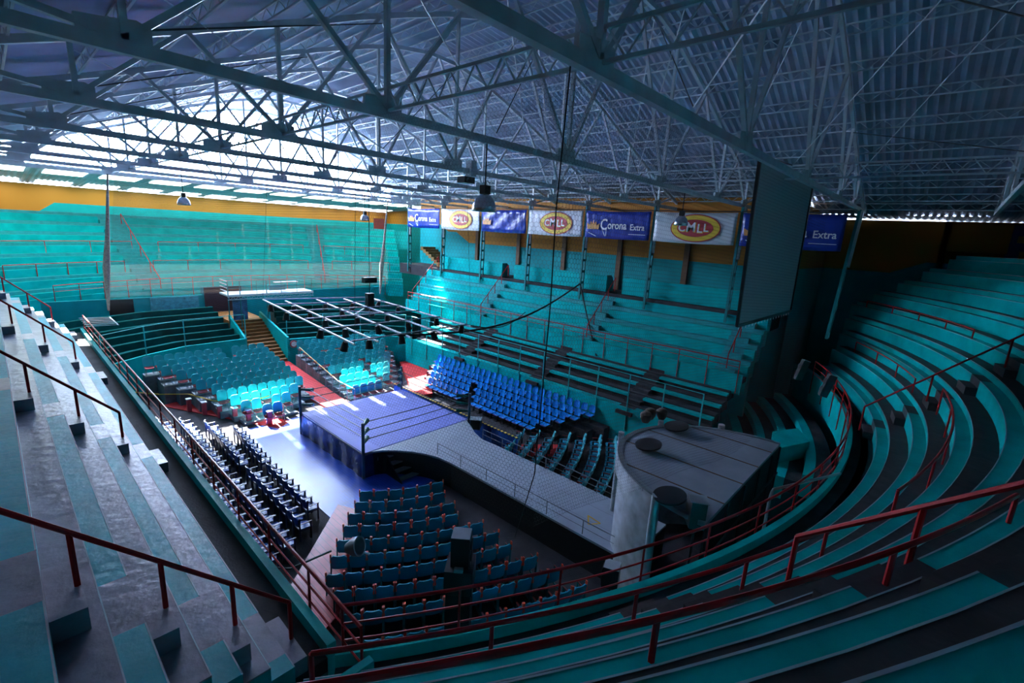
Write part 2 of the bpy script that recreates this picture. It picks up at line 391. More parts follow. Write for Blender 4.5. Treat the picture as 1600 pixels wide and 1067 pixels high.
# ------------------------------------------------------------------ roof trusses
TY = [-25.6, -20.7, -15.85, -11.05, -6.15, -1.3, 3.6, 8.55, 13.6, 18.5]
CHZ = 12.68
XN = [-15.4, -11.0, -7.0, -1.1, 4.9, 10.8, 14.7, 18.3]
def top(x): return roofz(x)-.42
tn = ['behind the viewer', 'just behind the viewer', 'carrying the white projection screen', 'above the near seat rows, crossing the top left corner', 'second across from the near one', 'third across, above the ring', 'fourth across', 'fifth across', 'sixth across', 'nearest the bright far gable']
for ti, y in enumerate(TY):
    t = thing('roof_truss', 'painted steel bowstring roof truss '+tn[ti], 'truss', 'roof trusses', (0, y, 0))
    MB().bar((XN[0], 0, CHZ), (XN[-1], 0, CHZ), .13, .17).build('bottom_chord', STEEL, t)
    b = MB(); xs = [XN[0]+(XN[-1]-XN[0])*i/22 for i in range(23)]
    for a, c in zip(xs, xs[1:]): b.bar((a, 0, top(a)), (c, 0, top(c)), .12, .15)
    tag(b.build('top_chord', STEEL, t))
    for i, xn in enumerate(XN):
        if 0 < i < len(XN)-1:
            gb = MB().extr([(xn-.5,-.04,CHZ-.06),(xn+.3,-.04,CHZ-.06),(xn+.3,-.04,CHZ+.3),(xn+.14,-.04,CHZ+.36),(xn-.2,-.04,CHZ+.3),(xn-.5,-.04,CHZ+.26)], (0,.08,0)); gb.build('gusset', STEEL, t)
            MB().bar((xn, 0, CHZ), (xn, 0, top(xn)), .09, .1).build('vertical', STEEL, t)
            for nb in (i-1, i+1):
                xm = (XN[nb]+xn)/2
                MB().bar((xn, 0, CHZ+.1), (xm, 0, top(xm)), .1, .09).build('diagonal', STEEL, t)
# longitudinal lattice struts and thin brace rods between trusses
for x in (-7.0, 4.9):
    lattice((x, -25.6, 13.15), (x, 18.5, 13.15), .4, .6, .022).build('lattice_strut', STEEL, ceil)
for i in range(1, len(TY)-1):
    for x0, x1 in ((-11, -4), (-4, 3), (3, 10.8)):
        a = (x0, TY[i], CHZ+.2); c = (x1, TY[i+1], top(x1)-.2)
        MB().tube([a, c], .014, 4).build('brace_rod', STEELD, ceil)
        a = (x0, TY[i], top(x0)-.2); c = (x1, TY[i+1], CHZ+.2)
        MB().tube([a, c], .012, 4).build('brace_rod', STEEL, ceil)

# ================================================================== STANDS
def railing(name, label, cat, top_pts, posts, r=.03, mt=REDP, mids=(), group=None, pr=None):
    """posts: [(x,y,z0,z1)]"""
    t = thing(name, label, cat, group)
    MB().tube(top_pts, r, 7).build('top_rail', mt, t)
    for mp in mids: MB().tube(mp, r*.6, 5).build('mid_rail', mt, t)
    for (x, y, z0, z1) in posts: MB().tube([(x,y,z0),(x,y,z1)], pr or r*.9, 6).build('post', mt, t)
    return t

def stand(name, label, path, s0f, s1f, rows, z0, rise, run, walk, bw, bh, aisles, aw, n=None, fascia=None, edge_glint=True, bmat=TEAL, fmat=CONC, deep=.9, step=.5, slab=False, rmat=None):
    """stepped concrete stand. s0f/s1f(d) give the ends of a row at offset d, aisles = [s], aw = half width in s"""
    t = thing(name, label, 'bleachers')
    if walk > 0:
        MB().sweep(path(s0f(0), s1f(0), n=n), [(0, z0-.25), (0, z0), (walk, z0), (walk, z0-.25)]).build('walkway', CONCD, t)
    for k in range(rows):
        a = walk+run*k; zf = z0+rise*k; zb = zf+bh; zt = z0+rise*(k+1)
        s0, s1 = s0f(a), s1f(a)
        cuts = [s0]
        for s in aisles:
            if s0 < s-aw and s+aw < s1: cuts += [s-aw, s+aw]
            elif s-aw <= s0 < s+aw < s1: cuts = [s0, s+aw] if len(cuts) == 1 else cuts
        cuts.append(s1)
        segs = [(cuts[i], cuts[i+1], i % 2 == 1) for i in range(len(cuts)-1)]
        for (u, v, is_aisle) in segs:
            if v-u < .05: continue
            P = path(u, v, n=n)
            if slab and not is_aisle:
                bo = MB().sweep(P, [(a, zb-.12), (a, zb), (a+bw, zb), (a+bw, zb-.12)]).build('bench', bmat, t)
                MB().sweep(P, [(a+.14, zf-deep), (a+.14, zb-.125), (a+bw, zb-.125), (a+bw, zf-deep)]).build('bench_gap_shade', CONCD, t)  # dark fill that paints the shade in the gap under the slab
            else: bo = MB().sweep(P, [(a, zf-deep), (a, zb), (a+bw, zb), (a+bw, zf-deep)]).build('stair_tread' if is_aisle else 'bench', fmat if is_aisle else bmat, t)
            if is_aisle and step:
                MB().sweep(P, [(a-.29, zf), (a-.29, zf+bh*.5), (a-.002, zf+bh*.5), (a-.002, zf)]).build('step_block', fmat, t)
            if edge_glint and not is_aisle:
                MB().sweep(P, [(a-.004, zb-.012), (a-.004, zb+.004), (a+.012, zb+.004), (a+.012, zb-.012)]).build('edge_glint', GLINT, bo)
        P = path(s0, s1, n=n)
        MB().sweep(P, [(a+bw, zt-deep), (a+bw, zt-.025), (a+run, zt-.025), (a+run, zt-deep)]).build('riser', rmat or fmat, t)
        to = MB().sweep(P, [(a+bw-.002, zt-.025), (a+bw-.002, zt), (a+run, zt), (a+run, zt-.025)]).build('tread', fmat, t)
        if edge_glint: MB().sweep(P, [(a+bw-.004, zt-.01), (a+bw-.004, zt+.004), (a+bw+.01, zt+.004), (a+bw+.01, zt-.01)]).build('edge_glint', GLINT, to)
    if fascia:
        MB().sweep(path(s0f(0), s1f(0), n=n), [(-.14, fascia[0]), (-.14, fascia[1]), (0, fascia[1]), (0, fascia[0])]).build('fascia', TEAL, t)
    return t

RISE, BW, BH = .73, .3, .52
# ---- left stand
LP = line_path(-9.9, -1)
left = stand('left_stand', 'straight upper stand of grey and teal concrete rows on the left', LP, lambda d: -13.9-d*.5, lambda d: 13.3, 5, 4.2, RISE, .715, .59, BW, BH, [-13.4, -5.6, 3.2, 11.9], .5, fascia=(3.4, 4.42), bmat=TEALG, rmat=TEALG)
MB().box(-13.9, -13.7, -12.3, 13.3, 6.9, 8.75).build('rear_parapet', TEALD, left)
MB().box(-15.59, -13.4, -15, 13.3, 6.9, 7.85).build('corridor_slab', CONCD, left)
# ---- right stand
RP = line_path(11.8, 1)
right = stand('right_stand', 'straight upper stand of teal rows below the beer banners', RP, lambda d: -13.2, lambda d: 15.0+d*.3, 4, 4.2, RISE, .715, .59, BW, BH, [-12.2, -3.6, 6.1], .5, fascia=(3.4, 4.42), fmat=mat('teal_tread', (0.0, 0.24, 0.26), .5, var=.2), edge_glint=False)
for (a, c) in ((-13.2, -12.75), (-11.6, -4.2), (-3.0, 5.4), (6.7, 14.2)):
    MB().box(15.05, 15.25, a, c, 7.0, 8.2).build('rear_parapet', TEAL, right)
MB().box(14.6, 17.29, -13.15, 20.2, 6.2, 7.12).build('corridor_slab', CONCD, right)
for ya in (-3.6, 6.1):
    for sg in (-1, 1):
        prof = [(15.25, 7.0), (15.6, 7.0), (15.95, 7.0), (15.95, 7.7), (15.8, 8.0), (15.6, 8.2), (15.25, 8.2)]
        MB().extr([(px, ya+sg*.6, pz) for px, pz in prof], (0, sg*.12, 0)).build('aisle_cheek_wall', TEALM, right)
# ---- near curved stand
NC = (3.96, 5.86); NR = 24.33
NP = arc_path(NC[0], NC[1], NR, -1)
def near0(d):
    R = NR+d; xw = max(-13.86-d*.98, -19.3)
    return -math.degrees(math.asin(max(-.999, min(.999, xw/R))))*-1
def near1(d): return math.degrees(math.asin(min(.95, ((15.4+d*1.75 if d < 3.4 else 21.6)-NC[0])/(NR+d))))
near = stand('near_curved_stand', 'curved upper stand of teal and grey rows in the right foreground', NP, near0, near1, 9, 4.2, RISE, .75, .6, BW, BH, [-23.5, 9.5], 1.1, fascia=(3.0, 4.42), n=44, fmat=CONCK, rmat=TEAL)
MB().sweep(NP(-32, 36, n=30), [(7.35, 9.0), (7.35, 10.77), (9.0, 10.77), (9.0, 9.0)]).build('rear_deck', CONCD, near)
# ---- far curved stand
FC = (2.3, 3.9); FR = 23.8
FP = arc_path(FC[0], FC[1], FR, 1)
far = stand('far_curved_stand', 'curved teal upper stand at the far end below the bright gable', FP, lambda d: -47+1.9*d, lambda d: 37.5-d*.45, 8, 4.35, RISE, .76, .6, BW, BH, [-15.2, 18.4], 1.6, fascia=(3.35, 4.6), n=36, fmat=mat('teal_tread', (0,0,0)), edge_glint=False)
MB().sweep(FP(-35, 38, n=30), [(6.66, 8.0), (6.66, 10.05), (9.1, 10.05), (9.1, 8.0)]).build('rear_deck', TEALD, far)

# ---- front railings
def front_rail(label, path, s0, s1, pitch, z, zb, dd=-.07, n=40, mids=(.32, .62)):
    P = path(s0, s1, n=n); q = off(P, dd)
    L = sum(math.dist(a, b) for a, b in zip(q, q[1:])); cnt = max(2, round(L/pitch))
    Q = off(path(s0, s1, n=cnt+1), dd)
    return railing('guard_rail', label, 'railing', [(x, y, z) for x, y in q], [(x, y, zb, z) for x, y in Q], .03, REDP,
                   [[(x, y, z-mm) for x, y in q] for mm in mids], 'red guard rails along stand fronts', .022)
front_rail('red guard rail along the front of the left stand', LP, -14.6, 13.2, 1.6, 5.12, 3.6, -.17, 12)
front_rail('red guard rail along the front of the right stand', RP, -13.0, 14.6, 1.55, 5.1, 3.45, -.17, 12, (.3,))
front_rail('red guard rail curving along the front of the near stand', NP, -34.5, 27.5, 1.7, 5.12, 3.4, -.17, 48)
front_rail('red guard rail curving along the front of the far stand', FP, -31.5, 33, 1.6, 5.42, 3.5, -.17, 40, (.4,))
# ---- rail segments within the curved stands
def seg_rail(label, path, s0, s1, d, z, h, cnt):
    q = off(path(s0, s1, n=16), d); Q = off(path(s0, s1, n=cnt), d)
    return railing('row_rail', label, 'railing', [(x,y,z+h) for x,y in q], [(x,y,z,z+h) for x,y in Q], .028, REDP, (), 'red rails between rows', .026)
seg_rail('red rail across the second row of the near stand, middle section', NP, -34.5, -19.0, 2.02, 4.2+2*RISE, .88, 5)
seg_rail('red rail across the second row of the near stand, beside the right aisle', NP, 13.3, 29.2, 1.74, 5.42, .78, 4)
seg_rail('red rail curving between the two aisles of the near stand', NP, -13.6, 7.6, 2.0, 4.2+2*RISE, .88, 5)
seg_rail('upper red rail at the right edge between the two aisles', NP, -13.0, 6.0, 3.68, 4.2+4*RISE, .88, 5)
seg_rail('nearest thick red rail sweeping across the bottom foreground', NP, -34.5, -18.6, 3.7, 4.2+4*RISE, .88, 4)
seg_rail('upper red rail on the right above the curved rows', NP, 17.9, 36.7, 3.68, 4.2+4*RISE, .88, 5)
seg_rail('red rail of the far stand, second row left section', FP, -34, -17.5, 2.08, 4.35+2*RISE, .86, 5)
seg_rail('red rail of the far stand, second row middle section', FP, -13, 15.8, 2.08, 4.35+2*RISE, .86, 6)
seg_rail('red rail of the far stand, second row right section', FP, 21.0, 34, 2.08, 4.35+2*RISE, .86, 4)
seg_rail('red rail of the far stand, upper row left section', FP, -44, -14.5, 3.66, 4.35+4*RISE, .86, 6)
seg_rail('red rail of the far stand, upper row middle section', FP, -10.5, 15.4, 3.66, 4.35+4*RISE, .86, 5)
seg_rail('red rail of the far stand, upper row right section', FP, 19.6, 33, 3.66, 4.35+4*RISE, .86, 4)
# ---- aisle handrails
def aisle_line(label, x, y, dx, z0, run, k0, k1, h=.9):
    """handrail climbing a straight stand along x"""
    ps = [(x+dx*(run*k), y, z0+RISE*k) for k in range(k0, k1+1)]
    return railing('aisle_handrail', label, 'railing', [(a,b,c+h) for a,b,c in ps], [(a,b,c,c+h) for a,b,c in ps], .03, REDP, (), 'aisle handrails', .03)
for y, lb in ((-13.45, 'nearest the viewer in the bottom left corner'), (-5.6, 'second from the viewer'), (3.2, 'third from the viewer'), (11.9, 'farthest from the viewer')):
    aisle_line('dark red aisle handrail descending the left stand, '+lb, -10.95, y, -1, 4.2+RISE, .715, -1 if y < -13 else 0, 4)
for y, lb in ((-12.2, 'behind the white screen'), (-3.6, 'in the middle of the stand'), (6.1, 'towards the far end'), (14.9, 'at the far corner')):
    aisle_line('thin red aisle handrail on the right stand, '+lb, 12.3, y, 1, 4.3, .715, 0, 4)
def aisle_arc(label, C, sgn, R, ang, d0, d1, za, zb, cnt, h=.9):
    t = math.radians(ang); nn = (math.sin(t), sgn*math.cos(t)); ps = []
    for i in range(cnt):
        d = d0+(d1-d0)*i/(cnt-1); ps.append((C[0]+nn[0]*(R+d), C[1]+nn[1]*(R+d), za+(zb-za)*i/(cnt-1)))
    return railing('aisle_handrail', label, 'railing', [(a,b,c+h) for a,b,c in ps], [(a,b,c,c+h) for a,b,c in ps], .032, REDP, (), 'aisle handrails', .03)
aisle_arc('red aisle handrail climbing the near stand at the bottom right', NC, -1, NR, -22.6, 2.5, 6.8, 4.2+2.1*RISE+.55, 4.2+2.1*RISE+.55+4.18, 5)
aisle_arc('red aisle handrail climbing the curved rows at the right edge', NC, -1, NR, 8.9, .2, 6.5, 4.4, 10.4, 5)
aisle_arc('red aisle handrail crossing the far stand on the left', FC, 1, FR, -14.0, .3, 5.5, 4.5, 9.4, 5)
aisle_arc('red aisle handrail crossing the far stand on the right', FC, 1, FR, 18.8, .3, 5.5, 4.5, 9.4, 5)

# ---- lower tiers
LRP = line_path(8.6, 1)
lowr = stand('lower_right_stand', 'shadowed lower teal stand under the right balcony', LRP, lambda d: -12.8, lambda d: 9.6, 6, 1.85, .42, .83, 0, .32, .35, [-8.8, -2.6, 4.0], .45, edge_glint=False, deep=.5, fmat=CONCD, slab=True)
MB().box(8.48, 8.62, -12.9, 10.4, 0, 2.2).build('front_wall', TEAL, lowr)
MB().box(13.6, 13.8, -13, 14, 0, 5.5).build('rear_wall', TEALD, lowr)
def frame_rail(label, pts, z0, z1, mt=TEALL):
    return railing('tall_rail', label, 'railing', [(x,y,z1) for x,y in pts], [(x,y,z0,z1) for x,y in pts], .02, mt, (), 'tall thin rails on lower tier walls', .034)
frame_rail('tall thin teal rail standing on the wall behind the blue chairs', [(8.45, -12.6+1.85*i) for i in range(13)], 1.0, 4.0)
# far lower tier: left and right of the ochre stairs
FLP = [(-9.2, 13.2), (-7.0, 14.8), (-4.75, 15.9), (-1.05, 16.15)]
FRP = [(1.15, 14.5), (3.6, 14.0), (6.2, 13.2), (8.6, 10.6)]
def poly_path(pts):
    out = []
    for i, p in enumerate(pts):
        a = pts[max(i-1, 0)]; b = pts[min(i+1, len(pts)-1)]; dx, dy = b[0]-a[0], b[1]-a[1]; l = math.hypot(dx, dy); out.append((p, (-dy/l, dx/l)))
    return out
for pts, nm, lb in ((FLP, 'lower_far_left_stand', 'shadowed lower stand at the far end left of the ochre stairs'), (FRP, 'lower_far_right_stand', 'shadowed lower stand at the far end right of the ochre stairs')):
    P = poly_path(pts); t = thing(nm, lb, 'bleachers')
    MB().sweep(P, [(0, 0), (0, 2.2), (.14, 2.2), (.14, 0)]).build('front_wall', TEAL, t)
    for k in range(7):
        a = .15+.9*k; zf = 1.7+.28*k
        MB().sweep(P, [(a, 0.5), (a, zf+.32), (a+.34, zf+.32), (a+.34, .5)]).build('bench', TEAL_SHADED, t)
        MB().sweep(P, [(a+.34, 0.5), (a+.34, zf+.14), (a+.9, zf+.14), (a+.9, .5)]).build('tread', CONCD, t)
frame_rail('tall thin rail on the far wall left of the ochre stairs', FLP, 1.3, 3.95)
frame_rail('tall thin rail on the far wall right of the ochre stairs', FRP, 1.3, 3.95)
# back wall of the far lower level, doors and mural panel
fb = thing('far_lower_wall', 'dark teal wall under the far balcony with a pale mural panel', 'wall')
MB().box(-12, -1.6, 23.6, 23.8, 0, 4.4).box(1.6, 15, 23.6, 23.8, 0, 4.4).box(-1.6, 1.6, 23.9, 24.0, 0, 5).build('wall_panel', TEALD, fb)
MB().box(-5.0, -1.9, 23.5, 23.62, 3.0, 4.35).build('mural_panel', mat('mural', (0.05, 0.3, 0.36), .6, var=.5, scale=4), fb)
MB().box(-7.4, -6.0, 23.5, 23.62, 2.2, 4.35).build('door_leaf', BLACKP, fb)
MB().box(-1.5, 1.2, 23.4, 23.5, 2.6, 5.0).build('doorway_curtain', mat('maroon_curtain', (0.03, 0.008, 0.015), .8), fb)
# near lower tier
NL = arc_path(NC[0], NC[1], 20.6, -1)
lown = stand('lower_near_stand', 'lower curved teal stand under the near balcony at the right', NL, lambda d: 5.6, lambda d: 32, 4, 1.35, .34, .85, 0, .34, .36, [], 1, edge_glint=False, deep=.5, fmat=CONCD, n=40)
MB().sweep(NL(5.6, 32, n=40), [(-.12, 0), (-.12, 1.72), (0.02, 1.72), (0.02, 0)]).build('front_wall', TEAL, lown)
MB().sweep(NL(-33, 36, n=40), [(4.0, 0), (4.0, 4.2), (4.2, 4.2), (4.2, 0)]).build('rear_wall', TEALD, lown)
tag(MB().prism([(8.87,-15.48),(10.2,-16.15),(8.93,-16.84),(6.91,-16.02)], .0, 3.05).build('corner_plinth', TEAL), 'teal corner plinth with a pale worn top beside the stage', 'plinth')
# stair vomitory box at the left near corner
vb = thing('corner_parapet', 'teal parapet box at the corner where left and near stands meet', 'parapet')
MB().box(-10.6, -10.48, -16.2, -14.75, 3.4, 4.75).box(-10.6, -9.7, -14.87, -14.75, 3.4, 4.75).build('parapet_wall', TEAL, vb)
# left railing extra: short lit ladder frame cantilevered at the far end of the left rail
lf = thing('ladder_frame', 'sunlit white ladder frame leaning out from the far end of the left rail', 'frame')
for i in range(6): MB().tube([(-9.9, 10.6+.5*i, 5.0), (-8.7, 10.4+.45*i, 5.0)], .02, 5).build('rung', WHITEM, lf)
MB().tube([(-8.7, 10.3, 5.0), (-8.7, 12.8, 5.0)], .03, 5).build('side_bar', WHITEM, lf)

# ================================================================== RIGHT WALL: POSTS AND BANNERS
PY = [18.55, 13.6, 8.55, 3.6, -1.35, -6.2, -11.1, -15.9]
pl = ['nearest the far corner', 'second from the far corner', 'third from the far corner', 'fourth from the far corner', 'fifth from the far corner, with black cables tied to it', 'sixth from the far corner', 'beside the white screen', 'leaning at the right of the white screen']
for i, y in enumerate(PY):
    t = thing('lattice_post', 'tall teal lattice roof post '+pl[i], 'post', 'roof posts on the right stand', (14.55, y, 0))
    lean = 1.9 if i == 7 else 0
    zb = 6.45
    for dx in (-.16, .16):
        MB().bar((dx, 0, zb), (dx+lean, 0, 12.64), .09, .12, (0,1,0)).build('channel', TEALM, t)
    for k in range(8):
        z = zb+.3+.75*k; o = lean*(z-zb)/6.15
        MB().box(o-.16, o+.16, -.05, .05, z, z+.16).build('batten_plate', TEALM, t)
    MB().bar((lean*.55-.02, -.1, 9.9), (lean-.02, -.1, 12.6), .14, .14, (0,1,0)).build('upper_conduit', WHITEM, t)
def text_mesh(s, size, mt, name, parent, org, ux, uy, ext=.004, align='CENTER', sx=1.0, offset=0.0, zoff=0.0):
    cu = bpy.data.curves.new(name, 'FONT'); cu.body = s; cu.size = size; cu.align_x = align; cu.align_y = 'CENTER'; cu.extrude = ext; cu.offset = offset; cu.resolution_u = 3
    o = bpy.data.objects.new(name, cu); COL.objects.link(o); bpy.context.view_layer.update()
    me = bpy.data.meshes.new_from_object(o.evaluated_get(bpy.context.evaluated_depsgraph_get())); bpy.data.objects.remove(o)
    ux, uy = Vector(ux), Vector(uy); nz = ux.cross(uy)
    mtx = Matrix(((ux.x*sx, uy.x, nz.x, org[0]+nz.x*zoff), (ux.y*sx, uy.y, nz.y, org[1]+nz.y*zoff), (ux.z*sx, uy.z, nz.z, org[2]+nz.z*zoff), (0,0,0,1)))
    me.transform(mtx); me.materials.clear(); me.materials.append(mt); me.name = name
    r = bpy.data.objects.new(name, me); COL.objects.link(r); r.parent = parent
    return r
def ellipse(cx, cz, a, b, n=40): return [(cx+a*math.cos(2*math.pi*i/n), cz+b*math.sin(2*math.pi*i/n)) for i in range(n)]
BX = 14.2      # banner plane, faces -x; text runs towards -y
def banner_plane(poly, depth, thick, mt, name, parent):
    return MB().extr([(BX-depth, y, z) for y, z in poly], (thick, 0, 0)).build(name, mt, parent)
bl = [('blue', 'leftmost blue beer banner under the roof edge'), ('white', 'leftmost white banner with an oval wrestling emblem'), ('bluef', 'wrinkled glaring blue banner with a crown, behind the big lamp'), ('white', 'white banner with oval emblem between the two blue beer banners'), ('blue', 'blue beer banner in the middle with white gothic lettering'), ('white', 'large white banner with oval emblem left of the projection screen'), ('blue', 'blue beer banner partly hidden by the projection screen')]
UX, UY = (0,-1,0), (0,0,1)
for i, (kd, lb) in enumerate(bl):
    y1, y0 = PY[i]-.14, PY[i+1]+.14; yc = (y0+y1)/2; W = y1-y0; zt, zb = 12.3, 10.62
    t = thing('wall_banner', lb, 'banner', 'banners hung between the roof posts')
    b = MB(); nx = 24; nz = 6
    for a in range(nx+1):
        for c in range(nz+1):
            y = y1-W*a/nx; z = zb+(zt-zb)*c/nz-.04*math.sin(math.pi*a/nx)
            wv = (.05 if kd == 'bluef' else .018)*(math.sin(a*1.9+c*.8)+.6*math.sin(a*.7-c*1.3))
            b.v.append((BX+.03+wv, y, z))
    for a in range(nx):
        for c in range(nz): b.f.append((a*(nz+1)+c, (a+1)*(nz+1)+c, (a+1)*(nz+1)+c+1, a*(nz+1)+c+1))
    b.smooth = True
    cl = b.build('cloth', WHITEB if kd == 'white' else BLUEB, t)
    md = cl.modifiers.new('thick', 'SOLIDIFY'); md.thickness = .012; md.offset = 1
    zc = (zt+zb)/2-.03
    if kd == 'white':
        cy = yc-.15
        banner_plane(ellipse(cy, zc, 1.42, .76), .03, .012, REDB, 'emblem_outline', t)
        banner_plane(ellipse(cy, zc, 1.36, .70), .042, .012, YELB, 'emblem_ring', t)
        ef = banner_plane(ellipse(cy, zc, 1.02, .47), .054, .012, REDB, 'emblem_field', t)
        for j, (ch, o, zz, sz) in enumerate((('C', .74, 0, .6), ('M', .22, .03, .72), ('L', -.28, -.02, .66), ('L', -.62, .02, .6))):
            text_mesh(ch, sz*1.02, YELB, 'letter_shadow', ef, (BX-.058, cy+o-.02, zc+zz-.02), UX, UY, .004, 'CENTER', 1.05, .02)
            text_mesh(ch, sz, WHITEL, 'letter', ef, (BX-.066, cy+o, zc+zz), UX, UY, .004, 'CENTER', 1.0, .008)
    else:
        cy = y1-.62
        cr = [(cy-.42, zc-.28), (cy+.42, zc-.28), (cy+.48, zc+.1), (cy+.26, zc-.02), (cy+.2, zc+.22), (cy+.06, zc+.06), (cy, zc+.3), (cy-.06, zc+.06), (cy-.2, zc+.22), (cy-.26, zc-.02), (cy-.48, zc+.1)]
        banner_plane(cr, .035, .012, GOLD, 'crown', t)
        if kd == 'blue':
            text_mesh('C', .95, WHITEL, 'letter', t, (BX-.04, y1-1.42, zc+.0), UX, UY, .004, 'CENTER', .8, .012)
            text_mesh('orona', .68, WHITEL, 'lettering', t, (BX-.04, y1-1.7, zc-.02), UX, UY, .004, 'LEFT', .82, .012)
            text_mesh('Extra', .5, WHITEL, 'lettering', t, (BX-.04, y1-3.28, zc-.1), UX, UY, .004, 'LEFT', .92, .006)
            for k, (a0, b0, a1, b1) in enumerate(((1.3, -.25, 1.55, -.68), (1.62, -.2, 1.62, -.68), (.3, -.5, .9, -.72))):
                MB().bar((BX-.03, y1-a0, zc+b0), (BX-.03, y1-a1, zc+b1), .035, .012, (1,0,0)).build('glint_stroke', WHITEL, t)
            MB().box(BX-.034, BX-.02, y0+.2, y0+1.35, zc-.52, zc-.495).build('small_print', WHITEL, t)
    MB().tube([(BX+.03, y1+.1, zt+.06), (BX+.03, y0-.1, zt+.06)], .03, 6).build('hanging_rail', STEELD, t)

# ================================================================== RING
ring = thing('wrestling_ring', 'blue canvas wrestling ring with green corner pads and three ropes', 'wrestling ring')
H = 2.95; RZ = 1.15
MB().box(-H, H, -H, H, RZ-.16, RZ).build('canvas', CANVAS, ring)
MB().box(-H-.03, H+.03, -H-.03, H+.03, RZ-.1, RZ-.03).build('edge_pipe', GREYM, ring)
APR = mat('apron_print', (0.02, 0.03, 0.1), .25, var=.9, scale=1.6, bump=.4, bscale=3)
for nm, bx in (('apron', (-H-.05, -H-.01, -H, H)), ('apron', (-H, H, -H-.05, -H-.01)), ('apron', (H+.01, H+.05, -H, H)), ('apron', (-H, H, H+.01, H+.05))):
    b = MB(); vert = (bx[1]-bx[0]) < .1; n = 60
    for i in range(n+1):
        u = i/n; wv = .03*math.sin(u*34)+.02*math.sin(u*13+1)
        for z, k in ((.02, 1.6), (.5, 1.0), (RZ-.1, .2)):
            if vert: sg = 1 if bx[0] > 0 else -1; b.v.append((sg*(H+.04+wv*k*.6+.02), bx[2]+(bx[3]-bx[2])*u, z))
            else: sg = 1 if bx[2] > 0 else -1; b.v.append((bx[0]+(bx[1]-bx[0])*u, sg*(H+.04+wv*k*.6+.02), z))
    for i in range(n):
        for j in range(2): b.f.append((i*3+j, (i+1)*3+j, (i+1)*3+j+1, i*3+j+1))
    b.smooth = True; b.build(nm, APR, ring)
text_mesh('CMLL', .42, GREYM, 'apron_lettering', ring, (-1.9, -H-.16, .75), (1,0,0), (0,0,1), .004)
for sx in (-1, 1):
    for sy in (-1, 1):
        p = MB().tube([(sx*(H+.05), sy*(H+.05), 0), (sx*(H+.05), sy*(H+.05), RZ+1.4)], .07, 8).build('corner_post', mat('post_paint', (0.03, 0.08, 0.12), .4), ring)
        for z in (.45, .85, 1.25):
            b = MB().tube([(sx*(H-.0), sy*(H-.0), RZ+z), (sx*(H-.42), sy*(H-.42), RZ+z)], [.05, .11], 8); b.build('turnbuckle_pad', GREENP, p)
ROPEB = mat('rope_black', (0.012, 0.012, 0.018), .5); ROPEW = mat('rope_white', (0.55, 0.55, 0.62), .5)
c0 = H-.3
for z in (.45, .85, 1.25):
    for (a, b2, mt) in (((-c0,-c0),(c0,-c0),ROPEB), ((c0,-c0),(c0,c0),ROPEB), ((c0,c0),(-c0,c0),ROPEB), ((-c0,c0),(-c0,-c0),ROPEW)):
        MB().tube([(a[0],a[1],RZ+z), ((a[0]+b2[0])/2,(a[1]+b2[1])/2,RZ+z-.03), (b2[0],b2[1],RZ+z)], .02, 6).build('rope', mt, ring)
st = thing('ring_steps', 'black metal steps beside the ring corner', 'steps')
for k in range(4): MB().box(-2.05, -1.1, -3.35-.3*k-.14, -3.35-.3*k+.14, .92-.25*k-.05, .92-.25*k).build('tread', GREYM, st)
for x in (-2.08, -1.07): MB().extr([(x, -3.0, .0), (x, -3.0, 1.0), (x, -3.2, 1.0), (x, -4.5, .0)], (.04, 0, 0)).build('side_panel', BLACKP, st)
# plank floor, mats
tag(MB().box(-5.35, 3.2, -5.1, 5.2, .0, .03).build('plank_floor', BLUEPL), 'glossy blue plank floor around the ring', 'flooring')
tag(MB().prism([(-4.84,-4.3),(-8.35,-7.75),(-8.35,-9.6),(-7.35,-9.2),(-4.4,-5.2)], .0, .16).build('red_walkway', REDPL), 'red plank walkway beside the near teal chairs', 'walkway')
tag(MB().prism([(-7.2,11.4),(-6.2,11.6),(-2.7,4.9),(-3.6,4.3)], .0, .035).build('red_carpet', REDC), 'red carpet strip running past the red bollards', 'carpet')
tag(MB().add([(-.45,5.3,.03),(.95,5.3,.03),(1.1,14.3,.62),(-1.0,16.1,.62),(-.45,5.3,0),(.95,5.3,0),(1.1,14.3,0),(-1.0,16.1,0)], [(0,1,2,3),(4,7,6,5),(0,4,5,1),(1,5,6,2),(2,6,7,3),(3,7,4,0)]).build('red_carpet', REDC), 'red carpet aisle leading down from the ochre stairs', 'carpet')
tag(MB().prism([(4.3,3.4),(5.5,3.2),(8.45,7.4),(8.45,10.4),(8.0,10.5)], .0, .3).build('red_ramp', REDC), 'sunlit red ramp between the far seats and the blue chairs', 'ramp')
tag(MB().prism([(3.6,-5.9),(4.7,-5.2),(6.3,-6.6),(5.0,-7.2)], .0, .03).build('red_carpet', REDC), 'red carpet patch under the first teal chairs right of the runway', 'carpet')
# ochre stairs
os_ = thing('entrance_stairs', 'ochre entrance staircase descending to the red aisle', 'stairs')
for k in range(13):
    y = 14.4+.36*k
    xl = -.95 if y > 15.9 else -.95
    MB().box(-.95, 1.05, y, y+.4, 0, .62+.185*(k+1)).build('step', STAIR, os_)
MB().extr([(1.06,14.3,0),(1.06,14.3,2.4),(1.06,19.4,3.5),(1.06,19.4,0)], (.14,0,0)).build('side_wall', TEAL, os_)
MB().extr([(-1.1,16.2,0),(-1.1,16.2,2.2),(-1.1,19.4,3.4),(-1.1,19.4,0)], (.14,0,0)).build('side_wall', TEAL, os_)
MB().box(-1.2, 1.2, 19.0, 23.3, 0, 3.02).build('landing', STAIR, os_)
